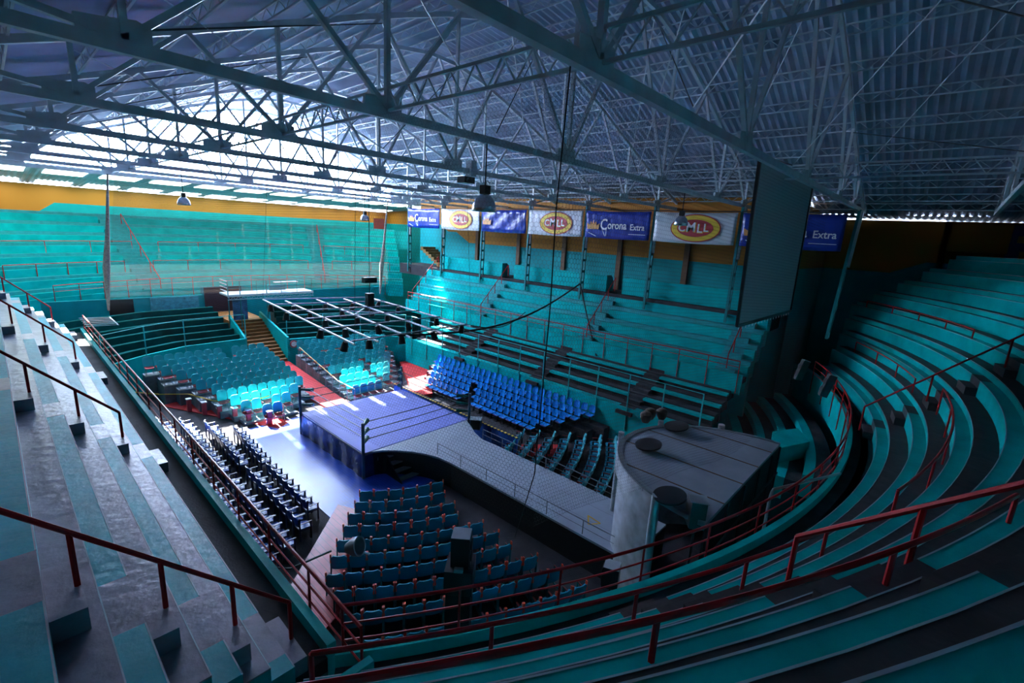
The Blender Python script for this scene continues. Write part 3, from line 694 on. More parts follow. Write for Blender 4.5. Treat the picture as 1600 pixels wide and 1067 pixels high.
# ringside gantry over the stairs
gn = thing('entrance_gantry', 'pale metal camera gantry over the ochre stairs', 'gantry')
MB().box(-1.4, 4.9, 18.2, 20.0, 4.95, 5.07).build('deck', WHITEM, gn)
lattice((-1.4, 18.2, 4.93), (4.9, 18.2, 4.93), .22, .35, .018).build('lattice_edge', WHITEM, gn)
for x in (-1.35, -.55, 1.3, 4.8): MB().tube([(x, 18.25, 0.6), (x, 18.25, 6.05)], .035, 6).build('leg', TEALM, gn)
for z in (5.55, 6.05): MB().tube([(-1.35, 18.25, z), (4.8, 18.25, z)], .022, 5).build('hand_rail', TEALM, gn)
for x in (.6, 2.4, 3.6): MB().tube([(x, 18.25, 5.05), (x, 18.25, 6.05)], .02, 5).build('rail_post', TEALM, gn)
for k in range(4): MB().tube([(-1.35, 18.3+.5*0, 5.3+.25*k), (-1.35, 19.9, 5.3+.25*k)], .022, 5).build('end_rail', WHITEM, gn)
MB().box(2.2, 4.0, 18.9, 19.3, 5.75, 5.8).build('camera_shelf', WHITEM, gn)
MB().box(1.7, 2.9, 18.7, 18.9, 5.2, 5.6).build('desk_front', TEALM, gn)
tag(MB().box(-.9, .1, 18.9, 18.95, 3.05, 4.7).build('entrance_poster', mat('poster_print', (0.03, 0.09, 0.22), .4, var=.95, scale=2.5)), 'dark blue poster beside the entrance doorway', 'poster')
tag(MB().lathe([(0, 0), (.28, 0), (.28, .03), (0, .03)], 20).build('round_sign', mat('sign_red', (0.4, 0.05, 0.06), .5)), 'round red and white sign at the stair wall', 'sign')
rs = bpy.data.objects['round_sign']; rs.rotation_euler = (math.radians(90), 0, 0); rs.location = (1.5, 14.28, 1.85)
MB().lathe([(0, .03), (.19, .03), (.19, .036), (0, .036)], 16).build('sign_face', WHITEL, rs)

# ================================================================== RUNWAY AND STAGE
rw = thing('runway', 'long grey entrance runway joining the ring and the stage', 'runway')
poly = [(-2.6,-3.02),(-2.2,-3.2),(-1.75,-3.6),(-1.3,-4.15),(-1.0,-4.7),(-.8,-5.3),(-.72,-6.0),(-.7,-14.2),(1.95,-14.2),(1.9,-6.0),(1.85,-5.2),(2.1,-4.4),(2.5,-3.7),(2.8,-3.02)]
MB().prism(poly, RZ-.08, RZ).build('deck', RUNW, rw)
ins = [(x*.985 if x < 0 else x*.985, y) for x, y in poly]
MB().prism(ins, 0, RZ-.08).build('black_skirt', BLACK, rw)
for x in (.15, 1.0): MB().box(x-.006, x+.006, -14.1, -4.0, RZ, RZ+.002).build('deck_seam', GREYM, rw)
for y in (-6.4, -8.9, -11.4): MB().box(-.65, 1.85, y-.006, y+.006, RZ, RZ+.002).build('deck_seam', GREYM, rw)
tri = [(-.05,-12.35),(.38,-12.05),(.3,-12.6)]
for a, c in zip(tri, tri[1:]+tri[:1]): MB().bar((a[0],a[1],RZ+.004), (c[0],c[1],RZ+.004), .05, .006).build('triangle_stroke', YELL, rw)
def run_rail(label, x, ys, h=.5):
    return railing('runway_rail', label, 'railing', [(x, ys[0], RZ+h), (x, ys[-1], RZ+h)], [(x, y, RZ-.02, RZ+h) for y in ys], .018, GREYM, [[(x, ys[0], RZ+h*.5), (x, ys[-1], RZ+h*.5)]], 'low runway rails', .018)
run_rail('low grey rail along the near edge of the runway', -.64, [-5.0-1.5*i for i in range(7)])
run_rail('low grey rail along the far edge of the runway', 1.86, [-5.2-1.25*i for i in range(7)])
# stage set
sg = thing('stage_set', 'half-round stage tower with grey roof and silver curved wall', 'stage')
SC = (1.75, -16.5); SA, SB = 3.45, 3.95
def sp(t, k=1.0): return (SC[0]+SA*k*math.cos(t), SC[1]+SB*k*math.sin(t))
arc = [sp(math.pi*i/32) for i in range(33)]
MB().prism(arc, 3.9, 4.0).build('roof', STAGEG, sg)
def wallseg(t0, t1, z0, z1, mt, nm, n=14):
    o = [sp(t0+(t1-t0)*i/n) for i in range(n+1)]; q = [sp(t0+(t1-t0)*i/n, .96) for i in range(n+1)]
    b = MB(); m_ = n+1
    vs = [(x,y,z0) for x,y in o]+[(x,y,z1) for x,y in o]+[(x,y,z0) for x,y in q]+[(x,y,z1) for x,y in q]
    fs = []
    for i in range(n): fs += [(i,i+1,m_+i+1,m_+i), (2*m_+i,3*m_+i,3*m_+i+1,2*m_+i+1), (m_+i,m_+i+1,3*m_+i+1,3*m_+i), (i,2*m_+i,2*m_+i+1,i+1)]
    fs += [(0,m_,3*m_,2*m_), (n,2*m_+n,3*m_+n,m_+n)]
    b.add(vs, fs); b.smooth = True
    return b.build(nm, mt, sg)
wallseg(math.radians(128), math.radians(160), 0, 3.98, SILV, 'silver_wall')
wallseg(math.radians(30), math.radians(60), 0, 3.98, SILV, 'silver_wall')
wallseg(math.radians(60), math.radians(128), 3.4, 3.98, SILV, 'lintel')
wallseg(math.radians(0), math.radians(180), 3.98, 4.03, GREYM, 'roof_rim', 32)
for k in range(4):   # roof seams
    x = -.4+1.5*k; b_ = math.sqrt(max(0, 1-((x-SC[0])/SA)**2))*SB*.97
    MB().box(x-.02, x+.02, SC[1], SC[1]+b_, 4.0, 4.015).build('roof_batten', BROWN, sg)
for (a, r) in ((161, .12), (97, .1), (62, .1), (28, .12)):
    p = sp(math.radians(a), 1.03); MB().tube([(p[0],p[1],0),(p[0],p[1],4.15)], r, 10).build('column', SILV, sg)
for p in ((-1.42,-15.45), (1.05,-13.6), (3.3,-13.55)):
    b = MB().lathe([(0,0),(.42,0),(.42,.05),(0,.05)], 28); o = b.build('disc_cap', BLACKP, sg); o.location = (p[0], p[1], 4.16); o.rotation_euler = (math.radians(-6), math.radians(-8), 0)
    MB().tube([(p[0],p[1],4.0),(p[0],p[1],4.17)], .1, 10).build('disc_stem', SILV, sg)
for x in (-1.5, -.2, 1.2, 2.6, 4.0, 5.0): MB().tube([(x, -16.55, 0), (x, -16.55, 3.95)], .035, 6).build('scaffold_pole', STEELD, sg)
for z in (1.0, 2.0, 3.0): MB().tube([(-1.5, -16.6, z), (5.0, -16.6, z)], .03, 6).build('scaffold_tube', STEELD, sg)
MB().box(-1.6, 5.1, -16.5, -16.45, 0, 3.9).build('black_drape', BLACK, sg)
# speakers and small objects
def speaker(label, loc, rz, sx=.4, sy=.45, sz=.75, tilt=0, stand_h=0):
    t = thing('loudspeaker', label, 'loudspeaker', 'black loudspeakers', loc, rz); t.rotation_euler = (tilt, 0, rz)
    b = MB().extr([(-sx/2, -sy/2, 0), (sx/2, -sy/2, 0), (sx/2*.8, sy/2, 0), (-sx/2*.8, sy/2, 0)], (0, 0, sz)); b.build('cabinet', BLACKP, t)
    MB().box(-sx/2*.9, sx/2*.9, -sy/2-.02, -sy/2, .04, sz-.04).build('grille', STEELD, t)
    MB().box(-sx/2*.98, sx/2*.98, -sy/2, sy/2*.98, sz, sz+.015).build('top_panel', GREYM, t)
    for k in (.3, .68): MB().lathe([(0, 0), (.13, 0), (.15, .02), (.1, .03), (0, .01)], 16).build('cone', BLACK, t, (0, -sy/2-.02, sz*k)).rotation_euler = (math.radians(90), 0, 0)
    if stand_h:
        MB().tube([(0,0,-stand_h),(0,0,0)], .03, 6).build('stand_pole', STEELD, t)
        for a in range(3): MB().tube([(0,0,-stand_h+.5),(.45*math.cos(a*2.1),.45*math.sin(a*2.1),-stand_h)], .02, 5).build('stand_leg', STEELD, t)
    return t
speaker('tall black loudspeaker on a black tower among the near teal chairs', (-6.2, -12.75, 3.2), math.radians(40), .42, .42, .75)
tw = thing('speaker_tower', 'black draped tower standing between the near teal chairs', 'tower', None, (-6.2, -12.75, 0), math.radians(40))
MB().box(-.3, .3, -.28, .28, 0, 2.6).build('black_drape', BLACK, tw)
MB().box(-.34, .34, -.32, .32, 2.6, 3.2).build('equipment_case', BLACKP, tw)
for k in (-.3, .3): MB().box(k-.05, k+.05, -.1, .1, 3.2, 3.28).build('bracket', GREYM, tw)
speaker('black loudspeaker on a stand at the runway end by the silver wall', (-2.15, -14.45, 1.3), math.radians(200), .42, .42, .62, 0, 1.3)
speaker('black loudspeaker mounted beside the silver wall at the stage corner', (-1.5, -16.2, 3.75), math.radians(120), .45, .45, .7, 0, 3.75)
speaker('black wedge monitor at the right ring corner', (3.15, -3.35, .75), math.radians(130), .6, .5, .5)
speaker('slim black loudspeaker clamped on the near rail, left of the pair', (12.95, -15.3, 4.5), math.radians(-140), .26, .3, 1.0, math.radians(-14))
speaker('slim black loudspeaker clamped on the near rail, right of the pair', (11.15, -16.65, 4.45), math.radians(-150), .26, .3, 1.0, math.radians(-14))
gp = thing('gate_pipe', 'bent pale gate pipe rising behind the stage', 'pipe')
MB().tube([(-1.0,-17.6,3.5),(-1.0,-17.6,4.9),(-.9,-17.6,5.02),(-.75,-17.6,5.05),(1.5,-18.6,5.05)], .035, 7).build('pipe', GREYM, gp)
for i, p in enumerate(((3.1,-12.45),(3.55,-12.4),(3.9,-12.7))):
    b = MB().lathe([(0,0),(.12,0),(.2,.15),(.22,.32),(.14,.4),(0,.42)], 10)
    tag(b.build('rolled_bundle', mat('brown_bundle', (0.05, 0.03, 0.02), .7), None, (p[0], p[1], 4.03)), ['left', 'middle', 'right'][i]+'most small brown bundle on the stage roof edge', 'bundle')

# right ringside barrier with tape
br = thing('ringside_barrier', 'blue ringside barrier printed with clouds, hazard tape along its top', 'barrier')
CLOUD = mat('cloud_print', (0.02, 0.12, 0.5), .45, var=.6, scale=1.4)
for i in range(6):
    y1 = 4.6-1.75*i; MB().box(3.55, 3.62, y1-1.72, y1, 0, .92).build('panel', CLOUD, br)
for i in range(44):
    y1 = 4.6-.24*i; MB().box(3.53, 3.64, y1-.12, y1, .92, .95).build('tape_stripe', YELL, br)
MB().box(3.535, 3.635, -5.9, 4.6, .91, .945).build('tape_base', BLACKP, br)

# ================================================================== CHAIRS
def shell_back(wd, ht, thick, bulge, z0, y0, lean, rnd=.35, nx=6, nz=6):
    """moulded backrest: rounded outline, curved in plan"""
    b = MB(); pts = []
    for j in range(nz+1):
        v = j/nz; hw = wd/2
        if v > 1-rnd: q = (v-(1-rnd))/rnd; hw *= math.sqrt(max(0, 1-(q*.82)**2.4))
        if v < .12: hw *= .9+.1*v/.12
        for i in range(nx+1):
            u = -1+2*i/nx; pts.append((u*hw, y0-lean*v*ht+bulge*u*u, z0+ht*v))
    n1 = (nx+1)*(nz+1)
    b.v = pts+[(x, y-thick, z) for x, y, z in pts]
    I = lambda i, j: j*(nx+1)+i
    for j in range(nz):
        for i in range(nx):
            b.f.append((I(i,j), I(i+1,j), I(i+1,j+1), I(i,j+1))); b.f.append((n1+I(i,j), n1+I(i,j+1), n1+I(i+1,j+1), n1+I(i+1,j)))
    for i in range(nx): b.f += [(I(i,0), n1+I(i,0), n1+I(i+1,0), I(i+1,0)), (I(i,nz), I(i+1,nz), n1+I(i+1,nz), n1+I(i,nz))]
    for j in range(nz): b.f += [(I(0,j), I(0,j+1), n1+I(0,j+1), n1+I(0,j)), (I(nx,j), n1+I(nx,j), n1+I(nx,j+1), I(nx,j+1))]
    b.smooth = True
    return b
def seat_pan(wd, dp, z, y1, thick=.04, dip=.025):
    b = MB(); nx, ny = 4, 4; pts = []
    for j in range(ny+1):
        for i in range(nx+1):
            u = -1+2*i/nx; v = j/ny; hw = wd/2*(1 if 0 < j < ny else .93)
            pts.append((u*hw, y1-dp*v, z+dip*u*u-.03*(1-v)**3+.0))
    n1 = len(pts); b.v = pts+[(x,y,zz-thick) for x,y,zz in pts]; I = lambda i, j: j*(nx+1)+i
    for j in range(ny):
        for i in range(nx):
            b.f.append((I(i,j), I(i,j+1), I(i+1,j+1), I(i+1,j))); b.f.append((n1+I(i,j), n1+I(i+1,j), n1+I(i+1,j+1), n1+I(i,j+1)))
    for i in range(nx): b.f += [(I(i,0), I(i+1,0), n1+I(i+1,0), n1+I(i,0)), (I(i,ny), n1+I(i,ny), n1+I(i+1,ny), I(i+1,ny))]
    for j in range(ny): b.f += [(I(0,j), n1+I(0,j), n1+I(0,j+1), I(0,j+1)), (I(nx,j), I(nx,j+1), n1+I(nx,j+1), n1+I(nx,j))]
    b.smooth = True
    return b
def legs4(wd, dp, z, y1, r=.014):
    out = []
    for sx in (-1, 1):
        for yy in (y1-.04, y1-dp+.04):
            out.append(MB().tube([(sx*(wd/2-.03), yy, 0), (sx*(wd/2-.05), yy, z)], r, 5))
    return out
# kind: list of (part name, mesh)
def K(*parts): return [(n, b.mesh(n, mt)) for n, b, mt in parts]
DKRED = mat('dark_red_arm', (0.22, 0.012, 0.012), .45)
TEALC_LIT = mat('lit_teal_plastic', (0.06, 0.42, 0.5), .4, var=.1, spec=.3)  # seat teal made lighter, stronger light painted into these backrests
KIND_T = K(('seat', seat_pan(.46, .43, .43, .23), TEALC), ('backrest', shell_back(.49, .48, .035, .035, .43, -.2, .2, .22), TEALC),
           ('armrest', MB().box(-.262, -.232, -.2, .16, .62, .65), DKRED), ('armrest', MB().box(.232, .262, -.2, .16, .62, .65), DKRED),
           ('side_frame', MB().box(-.258, -.232, -.24, -.16, .0, .87).box(-.258, -.232, -.2, .16, .0, .06).box(-.258, -.232, .1, .16, 0, .64), TEALM),
           ('side_frame', MB().box(.232, .258, -.24, -.16, .0, .87).box(.232, .258, -.2, .16, .0, .06).box(.232, .258, .1, .16, 0, .64), TEALM),
           ('arm_cap', MB().box(-.262, -.228, -.27, -.2, .66, .95), ORNG), ('arm_cap', MB().box(.228, .262, -.27, -.2, .66, .95), ORNG))
KIND_R = K(('seat', seat_pan(.46, .43, .43, .23), TEALC), ('backrest', shell_back(.46, .44, .035, .05, .45, -.2, .22, .35), TEALC_LIT),
           ('armrest', MB().box(-.262, -.236, -.2, .14, .6, .63), DKRED), ('armrest', MB().box(.236, .262, -.2, .14, .6, .63), DKRED),
           ('side_frame', MB().box(-.258, -.236, -.22, -.17, .0, .62).box(-.258, -.236, .08, .13, 0, .62), STEELD),
           ('side_frame', MB().box(.236, .258, -.22, -.17, .0, .62).box(.236, .258, .08, .13, 0, .62), STEELD))
KIND_B = K(('seat', seat_pan(.42, .40, .42, .22), BLUEC), ('backrest', shell_back(.38, .38, .03, .04, .5, -.17, .25, .45), BLUEC),
           ('seat_beam', MB().box(-.26, .26, -.04, .04, .33, .39), STEELD), ('leg', MB().box(-.03, .03, -.05, .05, 0, .36), STEELD), ('foot', MB().box(-.05, .05, -.2, .2, 0, .03), STEELD),
           ('edge_trim', MB().box(-.2, .2, .2, .225, .385, .4), mat('red_trim', (0.45, 0.02, 0.02), .5)))
KIND_A = K(('seat', seat_pan(.44, .42, .44, .22), mat('red_shell', (0.4, 0.03, 0.03), .5)), ('backrest', shell_back(.48, .56, .03, .04, .46, -.19, .18, .25), AQUA),
           ('leg_frame', legs4(.44, .42, .42, .22)[0].tube([(.19, .18, 0), (.17, .18, .42)], .014, 5).tube([(-.19, -.16, 0), (-.17, -.16, .42)], .014, 5).tube([(.19, -.16, 0), (.17, -.16, .42)], .014, 5), GREYM))
NAVYF = mat('navy_frame_paint', (0.01, 0.03, 0.1), .45)
ARMD = mat('dark_grey_arm', (0.1, 0.12, 0.16), .4)
KIND_D = K(('seat', seat_pan(.45, .42, .43, .22, .05), NAVY), ('backrest', shell_back(.46, .4, .035, .03, .5, -.2, .2, .15), NAVY),
           ('armrest', MB().box(-.27, -.24, -.22, .2, .64, .665), ARMD), ('armrest', MB().box(.24, .27, -.22, .2, .64, .665), ARMD),
           ('side_frame', MB().box(-.268, -.238, -.24, -.19, 0, .88).box(-.268, -.238, .13, .18, 0, .64).box(-.268, -.238, -.2, .15, .38, .42), NAVYF),
           ('side_frame', MB().box(.238, .268, -.24, -.19, 0, .88).box(.238, .268, .13, .18, 0, .64).box(.238, .268, -.2, .15, .38, .42), NAVYF))
def chair(kind, name, label, group, x, y, z, ang):
    """ang: direction the sitter faces, radians from +x"""
    t = thing(name, label, 'chair', group, (x, y, z), ang-math.pi/2)
    for n, me in kind: inst(me, n, t)
    return t
def lerp(a, b, t): return (a[0]+(b[0]-a[0])*t, a[1]+(b[1]-a[1])*t)
def pn(i): return ORD[i] if i < len(ORD) else str(i+1)+'th'
# ---- near block: teal chairs with orange arms, backs towards the viewer
NLE = [(-4.37,-5.04),(-4.87,-5.57),(-5.39,-6.06),(-5.85,-6.57),(-6.36,-7.13),(-6.85,-7.7),(-7.3,-8.34),(-7.45,-9.05),(-7.7,-9.95),(-7.75,-11.0),(-7.3,-12.2)]
NRE = [(-1.56,-6.54),(-2.0,-7.2),(-2.2,-8.0),(-2.55,-8.6),(-2.25,-9.55),(-2.24,-10.3),(-2.4,-11.0),(-2.2,-11.95),(-2.06,-12.8),(-2.1,-13.7),(-2.6,-14.6)]
for r, (a, b) in enumerate(zip(NLE, NRE)):
    L = math.dist(a, b); n = int(L/.5); dx, dy = (b[0]-a[0])/L, (b[1]-a[1])/L
    for i in range(n):
        t = (i+.5)/n; p = lerp(a, b, t); bow = .22*math.sin(math.pi*t)
        ang = math.atan2(dx, -dy)-.0
        px, py = p[0]-math.cos(ang)*bow, p[1]-math.sin(ang)*bow
        a2 = ang+(t-.5)*.35
        chair(KIND_T, 'linked_chair', 'teal chair with orange arms, %s from red walkway, %s row from ring' % (pn(i), pn(r)), 'near block of teal chairs', px+math.cos(a2)*.22, py+math.sin(a2)*.22, 0, a2)
# ---- teal block right of the runway
OUT0, OUT1 = (4.79,-4.98), (8.2,-9.2); IN0, IN1 = (2.35,-5.95), (2.35,-11.9)
for r in range(8):
    q = r/7; a = lerp(OUT0, OUT1, q); b = lerp(IN0, IN1, q); L = math.dist(a, b); n = int(L/.5); dx, dy = (a[0]-b[0])/L, (a[1]-b[1])/L
    for i in range(n):
        t = (i+.5)/n; p = lerp(a, b, t); ang = math.atan2(dx, -dy); bow = .3*math.sin(math.pi*t)*q
        a2 = ang-(t-.5)*.5
        chair(KIND_R, 'linked_chair', 'teal chair beyond the runway, %s from outer end, %s row from ring' % (pn(i), pn(r)), 'teal chairs beyond the runway', p[0]-math.cos(ang)*bow, p[1]-math.sin(ang)*bow, 0, a2)
# ---- blue chairs on stepped platforms along the right wall
pf = thing('seat_platform', 'stepped platform carrying the blue chairs along the right wall', 'platform')
for k in range(1, 5): MB().box(5.78+.53*k, 8.48 if k == 4 else 5.78+.53*(k+1), -5.4-.66*k, 5.0+.42*k, 0, .23*k).build('step', CONCD, pf)
for k in range(5):
    y1 = 4.6+.42*k; y0 = -5.0-.66*k; n = int((y1-y0)/.5)
    for i in range(n):
        y = y1-.25-.5*i
        if k in (0, 1, 2) and abs(y-(.4+.35*k)) < .55-.12*k: continue
        chair(KIND_B, 'blue_chair', 'royal blue chair by right wall, %s from red ramp, %s row from ring' % (pn(i), pn(k)), 'blue chairs along the right wall', 6.02+.53*k, y, .23*k, math.pi)
# ---- navy armchairs along the left side
cols = [((-5.5,4.4),(-5.75,-.25),(-5.85,-5.1)), ((-6.3,5.9),(-6.45,.0),(-6.5,-5.9)), ((-7.1,6.9),(-7.22,.0),(-7.28,-6.5)), ((-7.85,7.8),(-7.95,.2),(-7.95,-7.0))]
for c, (a, m_, b) in enumerate(cols):
    for g_, (p, q) in enumerate(((a, m_), (m_, b))):
        L = math.dist(p, q)-.55; n = int(L/.56); ang = math.atan2(-(q[0]-p[0]), 1)*0+.0
        for i in range(n):
            t = (.3+(i+.5)*.56)/(L+.55); s_ = lerp(p, q, t)
            chair(KIND_D, 'navy_armchair', 'navy armchair left of the ring, %s in %s group, %s row from ring' % (pn(i), ['far', 'near'][g_], pn(c)), 'navy armchairs left of the ring', s_[0], s_[1], 0, ang)
PLATG = mat('grey_platform', (0.12, 0.15, 0.17), .6, var=.3, scale=4)
# ---- aqua chairs at the far end, two stepped blocks
for nm, lb, x0f, x1f in (('L', 'left', lambda k: -4.4-.32*k, lambda k: -.65 if k > 2 else -2.9+.8*k), ('R', 'right', lambda k: 1.2, lambda k: 4.3+.42*k)):
    pf = thing('seat_platform', 'stepped platform of the %s block of aqua chairs at the far end' % lb, 'platform')
    nrow = 11; yy0 = 5.3; dy = .83 if nm == 'L' else .76
    xl = lambda k: (x1f(k)-.52*int((x1f(k)-x0f(k))/.52)) if nm == 'L' else x0f(k)
    for k in range(1, nrow): MB().box(xl(k)-.02, x1f(k)+.1, yy0+dy*k-.38, yy0+dy*(k+1)-.38, 0, .13*k).build('step', PLATG, pf)
    for k in range(nrow):
        xa, xb = x0f(k), x1f(k); n = int((xb-xa)/.52)
        for i in range(n):
            x = xa+.26+.52*i if nm == 'R' else xb-.26-.52*i
            if nm == 'R' and abs(x-3.4-.12*k) < .3 and k < 6: continue
            if random.random() < .04: continue
            chair(KIND_A, 'aqua_chair', 'aqua chair of far %s block, %s from red aisle, %s row from ring' % (lb, pn(i), pn(k)), 'aqua chairs of the far %s block' % lb, x, yy0+dy*k, .13*k, -math.pi/2+random.uniform(-.05,.05))
rl = railing('side_rail', 'pale grey rail with a yellow top beside the red aisle', 'railing', [(1.1, 5.0, 1.0), (1.1, 7.2, 1.0), (1.1, 12.4, 2.0)], [(1.1, 5.0+.92*i, 0, 1.0+max(0, (5.0+.92*i-7.2)*.192)) for i in range(9)], .022, GREYM)
MB().tube([(1.1, 7.2, 1.03), (1.1, 12.4, 2.03)], .025, 5).build('yellow_cap', YELL, rl)
# bollards and ribbon
for i, (x, y) in enumerate(((-6.25, 9.6), (-5.79, 8.6), (-5.33, 7.64), (-4.85, 6.79), (-4.42, 6.1), (-3.7, 5.2))):
    t = thing('bollard', 'red bollard with a pale top, %s from the left along the red carpet' % pn(i), 'bollard', 'red bollards', (x, y, .03))
    MB().box(-.1, .1, -.1, .1, 0, .68).build('post', mat('bollard_red', (0.5, 0.04, 0.05), .4), t)
    MB().box(-.13, .13, -.13, .13, .68, .73).build('cap', WHITEM, t)
rb = [(-8.6,11.5,1.15),(-7.4,10.5,1.0),(-6.25,9.6,1.02),(-5.4,8.4,.78),(-4.6,7.4,.8),(-3.9,6.6,1.0),(-3.2,6.4,1.15)]
tag(MB().tube(rb, .03, 5).build('barrier_ribbon', YELL), 'sagging yellow barrier ribbon strung past the red bollards', 'ribbon')

# ================================================================== HANGING THINGS
def highbay(label, p, dia, drop):
    t = thing('highbay_lamp', label, 'lamp', 'aluminium high-bay lamps', p)
    r = dia/2
    MB().lathe([(r, 0), (r*1.02, .02), (r*.98, r*.45), (r*.8, r*.95), (r*.5, r*1.3), (r*.3, r*1.42), (r*.28, r*1.36), (r*.76, r*.9), (r*.94, r*.4), (r*.97, 0)], 24).build('reflector', ALU, t)
    MB().box(-r*.32, r*.32, -r*.32, r*.32, r*1.4, r*2.1).build('ballast_box', BLACKP, t)
    MB().tube([(0,0,r*1.2),(0,0,r*1.42)], r*.2, 8).build('neck', BLACKP, t)
    MB().tube([(0,0,r*2.1),(0,0,drop)], .018, 5).build('hanging_rod', STEELD, t)
highbay('large aluminium high-bay lamp hanging in the middle of the view', (-4.32,-11.08,11.05), .58, 1.55)
highbay('small high-bay lamp hanging before the far ochre wall', (3.99, 8.55, 10.82), .56, 1.78)
highbay('high-bay lamp hanging in front of the large white emblem banner', (7.1,-11.05,11.3), .56, 1.3)
highbay('high-bay lamp hanging behind the net on the left', (-5.84, 8.55, 11.0), .56, 1.6)
# lighting grid over the ring
rg = thing('lighting_grid', 'suspended grid of pale steel pipes above the ring', 'lighting grid')
GP = [((-3.1,6.8),(-4.2,-4.6)), ((-2.3,5.9),(-3.3,-4.7)), ((-.7,5.7),(-1.9,-4.75)), ((.7,5.3),(-.35,-4.75)), ((2.25,5.2),(1.6,-4.4))]
GZ = 6.4
for a, b in GP: MB().tube([(a[0],a[1],GZ),(b[0],b[1],GZ)], .04, 7).build('long_pipe', WHITEM, rg)
for t in (.02, .18, .36, .55, .75, .97):
    p0 = lerp(*GP[0], t); p1 = lerp(*GP[-1], t); MB().tube([(p0[0],p0[1],GZ+.05),(p1[0],p1[1],GZ+.05)], .028, 6).build('cross_pipe', GREYM, rg)
MB().tube([(-1.5,1.6,GZ+.08),(-.2,.2,GZ+.08)], .03, 6).build('cross_brace', WHITEM, rg)
MB().tube([(-1.5,.2,GZ+.08),(-.2,1.6,GZ+.08)], .03, 6).build('cross_brace', WHITEM, rg)
for a, b in ((GP[0][0], (-1.1, 6.0)), (GP[4][0], (-1.1, 6.0))): pass
for q in (GP[0][0], GP[0][1], GP[4][0], GP[4][1]): MB().tube([(q[0],q[1],GZ), (q[0]*.9,q[1]*.9,12.6)], .008, 4).build('hanging_cable', STEELD, rg)
parm = None
k = 0
for gi, (a, b) in enumerate(GP):
    for t in (.12, .34, .52, .72, .93):
        if random.random() < .12: continue
        p = lerp(a, b, t); t_ = thing('stage_light', 'black stage light, %s along the %s pipe of the lighting grid' % (pn(int(t*5)), pn(gi)), 'stage light', 'stage lights on the grid', (p[0], p[1], GZ-.12), random.uniform(0, 6))
        if parm is None:
            parm = K(('can', MB().lathe([(.0,.05),(.09,.04),(.12,-.05),(.15,-.28),(.16,-.3),(.13,-.3),(.1,-.1),(0,-.05)], 12), BLACKP), ('yoke', MB().tube([(-.16,0,-.12),(-.16,0,.1),(.16,0,.1),(.16,0,-.12)], .012, 5), STEELD))
        for n_, me in parm: o = inst(me, n_, t_); o.rotation_euler = (random.uniform(-.4,.4), 0, 0)
hs = thing('hoist_block', 'black hoist block hanging above the ring with its hook box', 'hoist', None, (0, 0, 0))
MB().box(-.35, .35, -.16, .16, 0, .28).build('cross_box', BLACKP, hs); MB().box(-.18, .18, -.15, .15, -1.55, -.55).build('motor', BLACKP, hs); MB().tube([(0,0,-.6),(0,0,5.2)], .015, 5).build('chain', STEELD, hs)
hs.location = (.6, 2.4, 8.2-.55)
# black cables looping to the fifth roof post
def cable(label, pts, r=.03):
    return tag(MB().tube(pts, r, 6).build('cable', BLACK), label, 'cable')
def sag(a, b, s, n=14): return [tuple(a[i]+(b[i]-a[i])*t/n-(s*math.sin(math.pi*t/n) if i == 2 else 0) for i in range(3)) for t in range(n+1)]
cable('thick black cable looping from the lighting grid to the fifth roof post', sag((-2.2,-4.4,6.45), (14.4,-1.35,7.5), 1.0), .05)
cable('black cable dropping from the fifth roof post to the balcony front', sag((14.4,-1.35,7.5), (11.6,-4.9,3.6), .1), .045)
cable('second thin black cable hanging beside the loop above the blue chairs', sag((1.6,-4.4,6.45), (11.6,1.0,5.4), .5), .025)
cable('black rope hanging down the near corner of the safety net', [(-7.45,-15.75,12.7),(-7.2,-15.5,10.9),(-6.2,-14.6,9.0),(-4.2,-12.6,6.0),(-2.2,-10.6,2.4),(-1.45,-9.9,.02)][:2]+[(-7.1,-15.45,9.6),(-6.6,-15.0,6.5),(-4.4,-12.8,3.0),(-1.45,-9.9,.02)], .01)
# projection screen
ps = thing('projection_screen', 'white projection screen laced into a dark frame below the truss', 'screen')
SY = -15.25
q = [(2.55, SY+.15, 13.0), (8.0, SY-.15, 12.85), (8.75, SY-.05, 8.2), (3.0, SY+.15, 8.15)]
MB().extr(q, (0, .03, 0)).build('cloth', SCREEN, ps)
for a, c in zip(q, q[1:]+q[:1]): MB().bar(a, c, .09, .09).build('border', BLACKP, ps)
for i in range(18):
    t = (i+.5)/18; a = Vector(q[0]).lerp(Vector(q[1]), t); MB().bar(a, a+Vector((0,-.05,.16)), .02, .02).build('lacing', BLACKP, ps)
    a = Vector(q[3]).lerp(Vector(q[2]), t); MB().bar(a, a-Vector((0,0,.14)), .02, .02).build('fringe', WHITEM, ps)
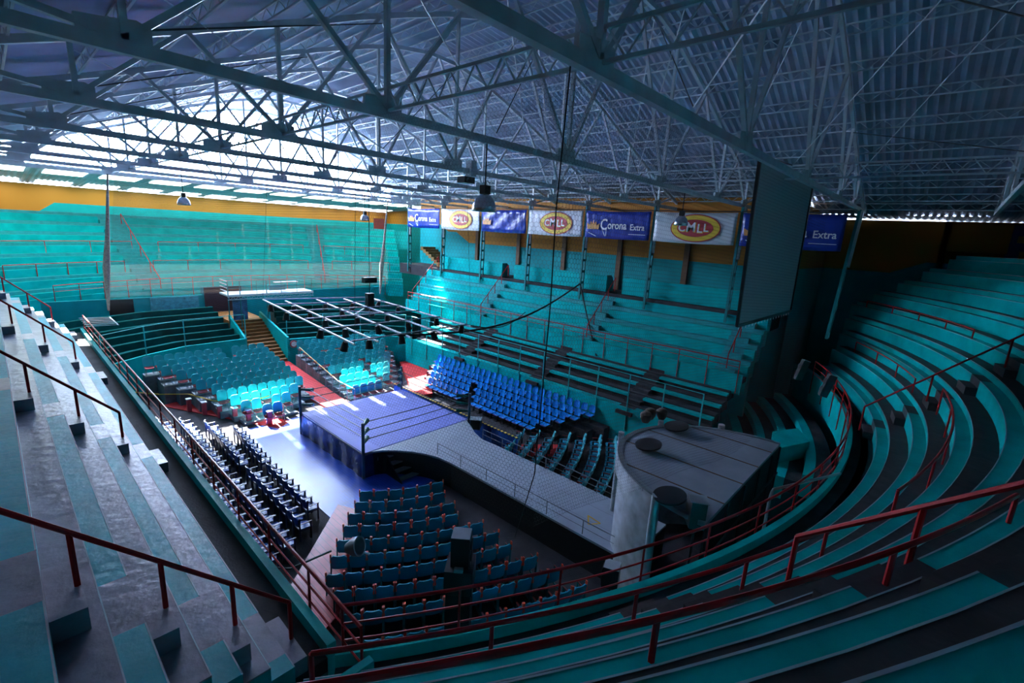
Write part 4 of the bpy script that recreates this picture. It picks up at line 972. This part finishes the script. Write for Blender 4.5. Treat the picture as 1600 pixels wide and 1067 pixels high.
# safety net
def net(name, label, pts_top, pts_bot, mt, nu=20, nv=10, wav=.15):
    me = bpy.data.meshes.new(name); V = []; F = []; UV = []
    L = math.dist(pts_top[0], pts_top[1]); Hh = math.dist(pts_top[0], pts_bot[0])
    for i in range(nu+1):
        u = i/nu; a = Vector(pts_top[0]).lerp(Vector(pts_top[1]), u); b = Vector(pts_bot[0]).lerp(Vector(pts_bot[1]), u)
        for j in range(nv+1):
            v = j/nv; p = a.lerp(b, v); nrm = (Vector(pts_top[1])-Vector(pts_top[0])).cross(Vector((0,0,1))).normalized()
            p += nrm*wav*math.sin(u*23+v*3)*v; V.append(p); UV.append((u*L, v*Hh))
    for i in range(nu):
        for j in range(nv): F.append((i*(nv+1)+j, (i+1)*(nv+1)+j, (i+1)*(nv+1)+j+1, i*(nv+1)+j+1))
    me.from_pydata([tuple(p) for p in V], [], F); uvl = me.uv_layers.new(name='UVMap')
    for lp in me.loops: uvl.data[lp.index].uv = UV[lp.vertex_index]
    me.materials.append(mt)
    for p in me.polygons: p.use_smooth = True
    o = bpy.data.objects.new(name, me); COL.objects.link(o)
    return tag(o, label, 'net', 'safety nets around the ring floor')
ZT = 12.55
net('safety_net', 'dark safety net hanging along the near side from the central rope to the screen', ((-7.45,-15.7,ZT),(10.0,-15.7,ZT)), ((-7.45,-15.7,6.2),(10.0,-15.7,2.6)), NET, 30, 10, .05)
net('safety_net', 'dark safety net hanging along the left side of the floor', ((-7.6,13.7,ZT),(-7.45,-15.7,ZT)), ((-8.6,13.7,5.2),(-7.45,-15.7,6.2)), NET, 30, 10, .05)
net('safety_net', 'pale sunlit safety net across the far end of the floor', ((-7.6,13.7,ZT),(9.0,13.7,ZT)), ((-8.6,13.7,5.4),(9.0,13.7,6.0)), NET, 24, 10, .04)
for p, lb in (((-7.9,13.7), 'pale bundle of gathered net hanging at the left edge'), ((9.0,13.7), 'pale bundle of gathered net tied at the far right corner')):
    b = MB(); b.tube([(p[0],p[1],12.4),(p[0]-.3,p[1],9.5),(p[0]-.55,p[1],7.5),(p[0]-.7,p[1],5.2)], [.04,.09,.17,.05], 8)
    tag(b.build('gathered_net', mat('gathered_twine', (0.3, 0.26, 0.22), .8, var=.4, scale=12)), lb, 'net')
# red door, brown stairs and small boxes in the far right corner; other small things
dr = thing('door_1', 'dark red door at the far right corner above the stand', 'door'); dr['kind'] = 'structure'
MB().box(18.9, 20.3, 31.9, 32.0, 9.0, 11.4).build('door_leaf', DOORR, dr)
bs = thing('corner_stairs', 'brown stepped stairs climbing to the far corner door', 'stairs')
for k in range(8): MB().box(15.6, 17.1, 14.9+.42*k, 14.9+.42*(k+1), 6.95+.22*k, 7.3+.22*k).build('step', BROWNST, bs)
pb = thing('projector_box', 'small grey projector box fixed under the trusses near the big lamp', 'projector', None, (-.55,-6.15,12.35))
MB().box(-.25, .25, -.2, .2, -.1, .12).build('case', BLACKP, pb); MB().box(.1, .35, -.15, .15, .15, .7).build('panel', STEEL, pb); MB().tube([(-.1,-.2,0),(-.1,-.3,0)], .07, 8).build('lens', BLACK, pb)
fl = thing('floodlight', 'grey floodlight clamped on a pole above the near teal chairs', 'floodlight', None, (-7.6,-10.2,2.9), math.radians(30))
MB().lathe([(0,0),(.12,0),(.22,.2),(.24,.36),(.2,.36),(.1,.05),(0,.05)], 16).build('housing', GREYM, fl).rotation_euler = (math.radians(70), 0, 0)
MB().tube([(0,0,0),(.25,-.45,-.25)], .03, 6).build('bracket', WHITEM, fl)
MB().tube([(-.2,.3,0),(-.9,.9,-.1),(-2.2,2.0,.8)], .025, 6).build('arm', STEELD, fl)
